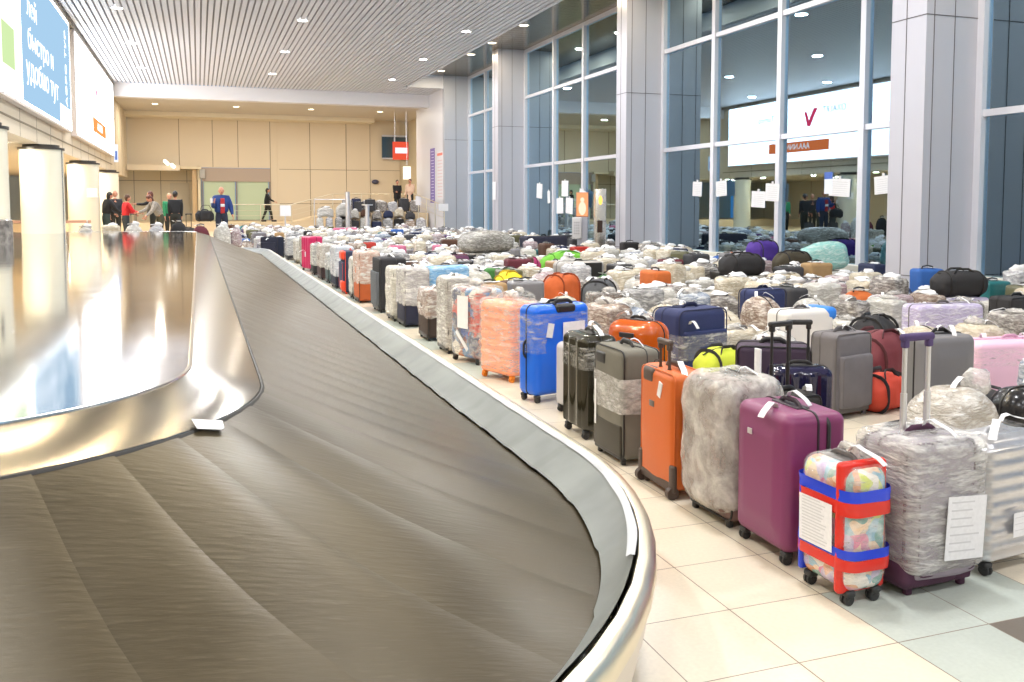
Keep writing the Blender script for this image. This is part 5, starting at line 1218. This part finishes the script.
def person(label, loc, rz, jacket, trousers, hair, h=1.72, lean=0.0, arms=((0.10, 0.0), (0.10, 0.0)), elbows=(0.2, 0.2), stride=0.0, coat=0.0, hairlen=0.0, bald=False, shoes=None, head_turn=0.0, thick=1.0, shirt=None, headdown=0.0):
    """faces -Y in its own space; arms: (forward swing, out) per side, elbows: bend"""
    t = thing('person', label, 'person', loc, rz); S = h / 1.72
    P = {}
    def rot(p, piv, a):   # rotate about x axis (lean forward towards -Y)
        y, z = p[1] - piv[1], p[2] - piv[2]; return (p[0], piv[1] + y * math.cos(a) - z * math.sin(a), piv[2] + y * math.sin(a) + z * math.cos(a))
    hip = (0, 0, 0.93)
    def up(x, y, z): return rot((x, y, z), hip, lean)
    P['pelvis'] = (0, 0, 0.95, (.135, .10)); P['waist'] = (*up(0, 0, 1.08), (.125, .09)); P['chest'] = (*up(0, .0, 1.28), (.165, .11)); P['neckb'] = (*up(0, .01, 1.43), (.075, .065))
    nk = up(0, 0, 1.50); P['neck'] = (*nk, .052)
    E_ = [('pelvis', 'waist'), ('waist', 'chest'), ('chest', 'neckb'), ('neckb', 'neck')]
    hands = []
    for s, side in ((-1, 'r'), (1, 'l')):
        sw, out = arms[0 if s < 0 else 1]; eb = elbows[0 if s < 0 else 1]
        sh = up(s * .19, .01, 1.40); P['sh' + side] = (*sh, .060)
        a = -sw + 0.0; d = Vector((s * math.sin(out), -math.sin(sw), -math.cos(sw) * math.cos(out))).normalized()
        el = Vector(sh) + d * .29; P['el' + side] = (*el, .043)
        d2 = Vector((s * math.sin(out) * .4, -math.sin(sw + eb), -math.cos(sw + eb))).normalized()
        wr = el + d2 * .24; P['wr' + side] = (*wr, .028); pm = wr + d2 * .065; P['pm' + side] = (*pm, (.036, .018))
        E_ += [('chest', 'sh' + side), ('sh' + side, 'el' + side), ('el' + side, 'wr' + side), ('wr' + side, 'pm' + side)]
        side_v = d2.cross(Vector((s, 0, 0))).normalized(); hands.append((pm, d2, side_v, s))
        hx = s * .09; st_ = stride * s
        P['hip' + side] = (hx, 0, .88, .088); P['kn' + side] = (hx * 1.05, -.03 + st_ * .22, .49, .058); P['an' + side] = (hx * 1.05, .02 + st_ * .42, .09, .040); P['ft' + side] = (hx * 1.15, -.12 + st_ * .42, .035, .036)
        E_ += [('pelvis', 'hip' + side), ('hip' + side, 'kn' + side), ('kn' + side, 'an' + side), ('an' + side, 'ft' + side)]
    sc = lambda q, f=1.0: {k: (v[0] * S, v[1] * S, v[2] * S, (tuple(x * S * f for x in v[3]) if isinstance(v[3], tuple) else v[3] * S * f)) for k, v in q.items()}
    hc = Vector(nk) + Vector((0, -.025 - .07 * headdown, .115 - .04 * headdown)); hc = hc * S
    Hm = Matrix.Translation(hc) @ Matrix.Rotation(head_turn, 4, 'Z') @ Matrix.Rotation(lean * .5 + headdown, 4, 'X')
    def head(b):
        def fn(q, u):
            if u.z < -.2: q.x *= 1 + .28 * (u.z + .2); q.y *= 1 + .15 * (u.z + .2)
            return q
        o0 = len(b.v); b.blob((0, 0, 0), (.076 * S, .095 * S, .118 * S), 16, 12, fn, 0, Hm)
        b.blob((0, -.098 * S, -.012 * S), (.012 * S, .018 * S, .024 * S), 8, 6, None, 0, Hm)
        for s in (-1, 1):
            b.blob((s * .078 * S, .005 * S, -.005 * S), (.010 * S, .018 * S, .030 * S), 8, 6, None, 0, Hm)
            b.blob((s * .030 * S, -.084 * S, .012 * S), (.012 * S, .008 * S, .008 * S), 8, 6, None, 1, Hm)
        b.blob((0, -.088 * S, -.052 * S), (.024 * S, .008 * S, .008 * S), 8, 6, None, 2, Hm)
        for pm, d2, sv_, s in hands:
            pm = pm * S; ax = Vector(d2); sd = Vector((1, 0, 0)).cross(ax).normalized() if abs(ax.x) < .9 else Vector((0, 1, 0))
            for k in range(4):
                o_ = (k - 1.5) * .017 * S; L_ = (.060, .072, .067, .050)[k] * S; p0 = pm + sd * o_ + ax * .02 * S; cv = Vector((-s, 0, 0))
                b.tube([p0, p0 + ax * L_ * .5, p0 + ax * L_ * .85 + cv * .012 * S, p0 + ax * L_ * 1.05 + cv * .028 * S], [.0085 * S, .008 * S, .0072 * S, .006 * S], 6, mi=0)
            p0 = pm + sd * -.03 * S - ax * .02 * S; b.tube([p0, p0 + (ax * .03 - sd * .02) * S, p0 + (ax * .055 - sd * .022) * S], [.0105 * S, .0095 * S, .007 * S], 6, mi=0)
    body = skinned('body', sc(P), E_, skin, t, 1, extra=head, mats=[skin, eye, lip])
    # clothing
    th = thick
    J = {k: P[k] for k in ('pelvis', 'waist', 'chest', 'neckb', 'shr', 'elr', 'wrr', 'shl', 'ell', 'wrl')}
    J = {k: (v[0], v[1], v[2], tuple(x * 1.22 * th for x in v[3]) if isinstance(v[3], tuple) else v[3] * (1.30 if k[:2] in ('sh', 'el') else 1.35) * (th if k[:2] != 'wr' else 1)) for k, v in J.items()}
    J['pelvis'] = (*P['pelvis'][:3], (.165 * th, .13 * th)); JE = [('pelvis', 'waist'), ('waist', 'chest'), ('chest', 'neckb'), ('chest', 'shr'), ('shr', 'elr'), ('elr', 'wrr'), ('chest', 'shl'), ('shl', 'ell'), ('ell', 'wrl')]
    if coat: J['hem'] = (0, .01, .95 - coat, (.19 * th, .15 * th)); JE = [('hem', 'pelvis')] + JE
    jk = skinned('jacket', sc(J), JE, jacket, t, 2, root=0)
    if shirt:
        b = MB(); zc_ = 1.2 * S; b.rbox((0, -.135 * S * th, zc_ - .02), (.12 * S, .05 * S, .44 * S), .024, 3); b.build('shirt_front', shirt, t)
        b = MB(); b.rbox((0, -.142 * S * th, zc_ - .01), (.121 * S, .045 * S, .09 * S), .02, 3); b.build('shirt_stripe', white_tag, t)
    T = {k: P[k] for k in ('waist', 'pelvis', 'hipr', 'knr', 'anr', 'hipl', 'knl', 'anl')}
    T = {k: (v[0], v[1], v[2], tuple(x * 1.12 for x in v[3]) if isinstance(v[3], tuple) else v[3] * 1.28) for k, v in T.items()}
    skinned('trousers', sc(T), [('waist', 'pelvis'), ('pelvis', 'hipr'), ('hipr', 'knr'), ('knr', 'anr'), ('pelvis', 'hipl'), ('hipl', 'knl'), ('knl', 'anl')], trousers, t, 2, root=1)
    for s in ('r', 'l'):
        a, f = P['an' + s], P['ft' + s]; b = MB(); b.rbox(((a[0] + f[0]) / 2 * S, ((a[1] + f[1]) / 2 - .01) * S, .05 * S), (.10 * S, .27 * S, .10 * S), .04, 3); b.build('shoe', shoes or blackp, t)
    if not bald:
        b = MB()
        def hf(q, u):
            if u.z < .0 and u.y < .1: q = q * .78
            if hairlen and u.y > 0 and u.z < 0: q.z *= 1 + hairlen * 1.4
            return q
        b.blob((0, .016 * S, .022 * S), (.086 * S, .098 * S, .115 * S), 16, 12, hf, 0, Hm); b.build('hair', hair, t)
    else:
        b = MB(); b.blob((0, .03 * S, -.01 * S), (.082 * S, .08 * S, .07 * S), 14, 8, lambda q, u: q * (.7 if u.y < -.1 else 1), 0, Hm); b.build('hair', hair, t)
    return t
blk = cloth('coat_black', '#191a1e'); dk_hair = mat('hair_dark', (0.02, 0.015, 0.012), 0.5); red_hair = mat('hair_auburn', c_('#5a2c1e'), 0.5); grey_hair = mat('hair_grey', c_('#a9927f'), 0.6)
dj = cloth('jeans_dark', '#232a3e'); olive_t = cloth('trousers_dark', '#24251f')
def at_px(px_, dep):  # world point on the viewing ray column at a depth (used for the far figures)
    tt = (px_ - 512) / 888.6; return (dep * (.3323 + tt * .9432), dep * (.9432 - tt * .3323))
x_, y_ = at_px(222, 27.9); person('person with short grey hair in a navy blue jacket and red shirt holding a phone', (x_, y_, .36), 0.15, cloth('jacket_navy', '#1d3a78'), dj, grey_hair, 1.84, arms=((.35, .15), (.15, .25)), elbows=(1.9, .3), thick=1.4, bald=True, shirt=cloth('shirt_red', '#a8282c'))
t = thing('phone', 'white phone held up in the hand of the person in navy jacket', 'phone', (x_ - .30, y_ - .40, 1.78)); b = MB(); b.rbox((0, 0, 0), (.075, .012, .15), .005); b.build('case', white_tag, t)
o = duffel(.55, .26, .34, blackf, blackp, loc=(x_ - .50, y_ - .14, 1.14), rz=0.1); finish(o, 'black leather-look handbag hanging from the arm of the navy jacket person', 'bag', name='shoulder_bag')
arch(o, (-.15, 0, .3), (.22, 0, .3), .20, (0, 0, 1), .008, blackp, 'shoulder_strap')
x_, y_ = at_px(176, 30.3); person('person in black jacket seen from behind with short dark hair', (x_, y_, .36), PI, cloth('jacket_black', '#1b1e24'), olive_t, dk_hair, 1.74, thick=1.1)
x_, y_ = at_px(161, 29.8); person('person with auburn hair in a grey fur jacket bending forward', (x_, y_, .36), -PI / 2 + .4, mat('fur_grey', c_('#8f8a83'), 0.9, bump=.6, bscale=90, var=.35, vscale=30), cloth('trousers_khaki', '#3b3a2a'), red_hair, 1.70, lean=.55, arms=((.7, .1), (.5, .1)), elbows=(.6, .4), hairlen=.4, thick=1.25, headdown=.5)
x_, y_ = at_px(153.5, 31); person('person in black reaching an arm out, behind the grey fur jacket', (x_, y_, .36), -PI / 2, blk, olive_t, red_hair, 1.74, arms=((1.2, .1), (.2, .1)), elbows=(.4, .2), lean=.1, hairlen=.3)
x_, y_ = at_px(170, 31.8); person('person with pale hair in green top, mostly hidden between two others', (x_, y_, .36), .3, cloth('top_green', '#2f8a5c'), olive_t, mat('hair_sandy', c_('#c99a76'), .6), 1.68)
x_, y_ = at_px(106.5, 30.3); person('person with long dark hair in black coat leaning by the round column', (x_, y_, .36), PI / 2 + .5, blk, cloth('trousers_teal', '#2f3f3f'), dk_hair, 1.72, lean=.22, hairlen=.7, thick=1.25, arms=((.5, .1), (.4, .1)), elbows=(.5, .5))
x_, y_ = at_px(116, 31.6); person('person with flushed face in dark clothes behind the long-haired one', (x_, y_, .36), .3, cloth('jacket_dark', '#2a2a30'), olive_t, grey_hair, 1.78, bald=True)
x_, y_ = at_px(126, 29.9); person('person in a bright red jacket turned to the left', (x_, y_, .36), -PI / 2 + PI + .4, cloth('jacket_red', '#c21f26'), cloth('trousers_slate', '#2b3338'), mat('hair_brown', c_('#4a3020'), .6), 1.62, lean=.12, thick=1.15, arms=((.5, .1), (.5, .1)), elbows=(.8, .6), hairlen=.2)
x_, y_ = at_px(268, 46.8); person('person with long black hair in black walking right behind the railing', (x_, y_, .76), PI / 2, blk, olive_t, dk_hair, 1.74, stride=.6, hairlen=.5, coat=.28, arms=((.5, .1), (-.3, .1)), elbows=(.6, .2))
x_, y_ = at_px(397.6, 46.2); person('person in a black coat standing with hands together on the landing', (x_, y_, 1.25), .1, blk, olive_t, dk_hair, 1.66, thick=1.25, coat=.2, arms=((.2, -.1), (.2, -.1)), elbows=(1.3, 1.3))
x_, y_ = at_px(410.5, 45.4); person('person in a long pale peach coat beside the one in black', (x_, y_, 1.25), -.6, cloth('coat_peach', '#e0bfa6'), olive_t, mat('hair_chestnut', c_('#4a2018'), .5), 1.70, coat=.42, arms=((.15, .05), (.2, .05)), elbows=(.3, .9))

# ================================================================== RAILINGS, POSTS, STANDS
def railing(name, label, top, posts, zf, rails=(0.0, .3, .55), r=.024):
    t = thing(name, label, 'railing', (0, 0, 0))
    b = MB(); b.tube(top, r, 8); b.build('handrail', rail_steel, t)
    for k in rails[1:]: b = MB(); b.tube([(x, y, z - k) for x, y, z in top], r * .45, 6); b.build('lower_rail', rail_steel, t)
    for (x, y, z, z0) in posts: b = MB(); b.cyl((x, y, z0), (x, y, z), r, 8); b.build('post', rail_steel, t)
    return t
railing('railing', 'steel railing climbing beside the ramp in front of cream wall', [(0.9, 45.7, 1.66), (2.9, 45.7, 1.66), (4.4, 45.7, 1.66), (6.45, 45.7, 2.2), (10.75, 45.5, 2.2)], [(0.9, 45.7, 1.66, .76), (2.9, 45.7, 1.66, .76), (4.4, 45.7, 1.66, .76), (5.4, 45.7, 1.93, .9), (6.45, 45.7, 2.2, 1.1), (7.9, 45.65, 2.2, 1.25), (9.4, 45.6, 2.2, 1.25), (10.75, 45.5, 2.2, 1.25)], 0)
railing('railing', 'steel railing sloping down toward the windows by the poster wall', [(10.25, 43.0, 2.12), (10.28, 38.2, 1.60)], [(10.25, 43.0, 2.12, 0), (10.26, 41.4, 1.95, 0), (10.27, 39.8, 1.77, 0), (10.28, 38.2, 1.60, 0)], 0)
for (px_, dep, z0, z1, r_, lab, cap) in ((348, 41.5, 0, 2.25, .10, 'tall thick steel post rising above luggage before the ramp', 0), (367.5, 38.5, 0, 1.62, .09, 'thick steel post with a flat round top near the ramp', 1), (285.5, 36.0, 0, 1.45, .03, 'slim steel stand holding a white paper sign', 2)):
    x_, y_ = at_px(px_, dep); t = thing('steel_post', lab, 'post', (x_, y_, 0)); b = MB(); b.cyl((0, 0, z0), (0, 0, z1), r_, 16); b.build('shaft', alu, t)
    if cap == 1: b = MB(); b.cyl((0, 0, z1), (0, 0, z1 + .05), .24, 20); b.build('round_top', alu, t)
    if cap == 2: b = MB(); b.box(-.20, .22, -.05, -.035, z1 - .25, z1 + .18); b.build('paper_sign', paper, t, False)
t = thing('paper_notice', 'white notice hanging on the far railing corner post', 'notice', (10.2, 42.9, 1.85)); b = MB(); b.box(-.12, .16, -.03, -.02, -.22, .22); b.build('sheet', paper, t, False)
t = thing('paper_notice', 'white notice on the near end of the sloping railing', 'notice', (10.2, 38.15, 1.5)); b = MB(); b.box(-.2, .24, -.03, -.02, -.12, .2); b.build('sheet', paper, t, False)
# wrapped white bundle behind posts
x_, y_ = at_px(334, 41.9); t = thing('luggage_trolley', 'luggage trolley piled with white wrapped bundles before the ramp', 'trolley', (x_, y_, 0))
b = MB(); b.box(-.9, .9, -.4, .4, .15, .2); [b.cyl((sx * .8, sy * .35, 0), (sx * .8, sy * .35, .16), .05, 8) for sx in (-1, 1) for sy in (-1, 1)]; b.build('platform', alu, t)
b = MB(); [b.cyl((sx * .85, .38, .2), (sx * .85, .38, 1.9), .025, 8) for sx in (-1, 1)]; b.cyl((-.85, .38, 1.9), (.85, .38, 1.9), .025, 8); b.build('push_frame', alu, t)
for i in range(4):
    small_bag('w', ('white', 'pale grey', 'grey-wrapped', 'dusky')[i], True, (x_ - .66 + i * .44, y_ - .05, .2), PI / 2, '%s wrapped suitcase on the trolley before the ramp' % ('white', 'pale grey', 'mid grey', 'dusky brown')[i], 'suitcase', (1.0, .9, 1.3))
small_bag('l', 'white', True, (x_ - .4, y_, 1.05), 0, 'white lumpy bundle topping the trolley load, left', 'bag', (1.5, 1, .9)); small_bag('l', 'white', True, (x_ + .42, y_, 1.05), 0, 'white lumpy bundle topping the trolley load, right', 'bag', (1.2, 1, 1.15))

# ticket stand and steel post before the third pillar
t = thing('ticket_stand', 'grey information stand with a glowing orange picture panel by the windows', 'ticket stand', (10.55, 23.9, 0), -.45)
b = MB(); b.rbox((0.06, 0, .65), (.30, .22, 1.3), .02); b.build('pedestal', mat('stand_grey', c_('#9a9ca8'), .4), t)
b = MB(); b.rbox((-.10, -.14, .98), (.28, .10, .62), .03); b.build('keypad_box', mat('stand_pale', c_('#c4c4c8'), .4), t)
b = MB()
for i in range(3):
    for j in range(5): b.box(-.18 + i * .06, -.15 + i * .06, -.196, -.19, .80 + j * .08, .835 + j * .08)
b.build('keys', mat('keys_grey', c_('#8a8a90'), .5), t, False)
b = MB(); b.rbox((.05, -.02, 1.66), (.36, .10, .72), .02); sc_ = b.build('picture_housing', mat('stand_orange_frame', c_('#c98a6a'), .4), t)
b = MB(); b.box(-.11, .21, -.074, -.07, 1.33, 1.99); b.build('picture_panel', emit_mat('picture_orange', (1.0, .40, .18), 1.0), sc_, False)
b = MB(); b.blob((.05, -.074, 1.55), (.11, .004, .20), 12, 8); b.blob((.05, -.074, 1.80), (.06, .004, .07), 12, 8); b.build('pale_figure', emit_mat('picture_pale', (1.0, .75, .55), 1.1), sc_)
t = thing('call_post', 'tall square steel post with yellow lamp beside the second pillar', 'post', (10.62, 22.72, 0), -.2)
b = MB(); b.rbox((0, 0, 1.05), (.30, .26, 2.1), .02); b.build('column_body', steel, t)
b = MB(); b.blob((-.02, -.135, 1.78), (.055, .02, .13), 12, 8); b.build('yellow_lamp', emit_mat('lamp_yellow', (1.0, .62, .12), 1.6), t)
b = MB(); b.rbox((-.03, -.135, 1.05), (.15, .02, .34), .01); b.build('dark_display', mat('display_dark', c_('#3a2a24'), .2), t)
# papers taped to the windows
pl = [(20.0, 2.06, .30, .42, 'white paper taped to the left pane of the large window'), (18.72, 2.05, .32, .42, 'white paper taped just right of the first mullion of large window'), (17.35, 1.78, .36, .42, 'low white paper left of the second mullion of large window'),
      (16.68, 1.93, .34, .44, 'white paper overlapping the second mullion of large window'), (14.62, 2.0, .42, .40, 'white paper in the middle of the third pane, large window'), (13.4, 2.03, .34, .38, 'white paper beside the nearest pillar on the large window'),
      (31.2, 2.17, .40, .62, 'white paper on the left pane of the second window'), (30.0, 1.93, .16, .5, 'narrow white paper beside a mullion of the second window'), (29.2, 1.62, .42, .62, 'low white paper, left of a pair on the second window'),
      (28.75, 2.22, .40, .62, 'high white paper above a pair on the second window'), (28.35, 1.62, .42, .62, 'low white paper, right of a pair on the second window'), (27.0, 1.87, .40, .62, 'tilted white paper left of the orange picture panel')]
for i, (yy, zz, w_, h_, lab) in enumerate(pl):
    w_ *= 1.45; h_ *= .88
    x0_ = XW - .015 if any(abs(yy - q) < .3 for q in (18.72, 16.68, 27.0, 30.0)) else XW + .09
    t = thing('window_notice', lab, 'notice', (x0_, yy, zz)); tl = random.uniform(-.08, .08) if i != 11 else .25
    M = Matrix.Rotation(tl, 4, 'X'); b = MB(); b.box(-.006, 0, -w_ / 2, w_ / 2, -h_ / 2, h_ / 2, 0, M); b.build('sheet', paper, t, False)
    b = MB()
    for k in range(7): b.box(-.008, -.006, -w_ * .4, w_ * .35, -h_ * .42 + k * h_ * .12, -h_ * .42 + k * h_ * .12 + .008, 0, M)
    b.build('faint_writing', ink, t, False)
    b = MB(); b.box(-.012, .002, -.03, .03, h_ / 2 - .02, h_ / 2 + .05, 0, M); b.build('tape', white_tag, t, False)
x_ = 10.93; t = thing('pillar_notice', 'white paper taped to the side of the farthest free pillar', 'notice', (10.93, 33.1, 2.2)); b = MB(); b.box(-.008, 0, -.2, .2, -.35, .35); b.build('sheet', paper, t, False)
t = thing('window_sticker', 'blue and white sticker beside the paper on the third pane', 'sticker', (XW + .085, 14.95, 2.1)); b = MB(); b.box(-.004, 0, -.12, .12, -.22, .22); b.build('sheet', mat('sticker_white', c_('#dfe6f5'), .4), t, False); b = MB(); b.box(-.008, -.004, -.12, .12, .08, .22); b.build('blue_top', mat('sticker_blue', c_('#3b62b8'), .4), t, False)
# black barrier fence in the left hall
t = thing('barrier_tape', 'red and white barrier rail low behind the left columns', 'barrier', (0, 0, 0))
b = MB(); b.box(-8, -3.0, 28.9, 28.94, 1.12, 1.20)
b.build('rail', mat('barrier_pinkish', c_('#b08a7a'), .5), t, False)
for xx in (-7.6, -5.3, -3.1): b = MB(); b.cyl((xx, 28.92, .36), (xx, 28.92, 1.2), .03, 8); b.build('post', alu, t)
# two extended trolley handles among the people
for px_, dp_, lab in ((134, 29.6, 'small suitcase with raised handle beside the red jacket person'), (189, 29.6, 'small dark suitcase with raised handle beside the person seen from behind')):
    x_, y_ = at_px(px_, dp_); r = soft_case(.36, .24, .52, colm['charcoal'], blackp, False, loc=(x_, y_, .36), rz=.1); tele(r, .16, .5, .98, 0, blackp, blackp); finish(r, lab, 'suitcase')

# ================================================================== WORLD AND CAMERA
w = bpy.data.worlds.new('night'); scene.world = w; w.use_nodes = True
w.node_tree.nodes['Background'].inputs[0].default_value = (0.030, 0.105, 0.21, 1); w.node_tree.nodes['Background'].inputs[1].default_value = 3.2
F = 888.6
cam = bpy.data.cameras.new('camera'); co = bpy.data.objects.new('camera', cam); C.objects.link(co); scene.camera = co
cam.sensor_fit = 'HORIZONTAL'; cam.sensor_width = 36; cam.lens = F * 36 / 1024
cam.shift_y = -(341 - 260.9) / 1024; cam.clip_end = 300; cam.clip_start = 0.05
co.location = (0, 0, 1.66); co.rotation_euler = (PI / 2 - math.radians(3.626), 0, -math.radians(19.41))
vs_ = scene.view_settings; vs_.view_transform = 'Standard'; vs_.look = 'None'; vs_.gamma = 1; vs_.use_curve_mapping = False; vs_.exposure = 0.20
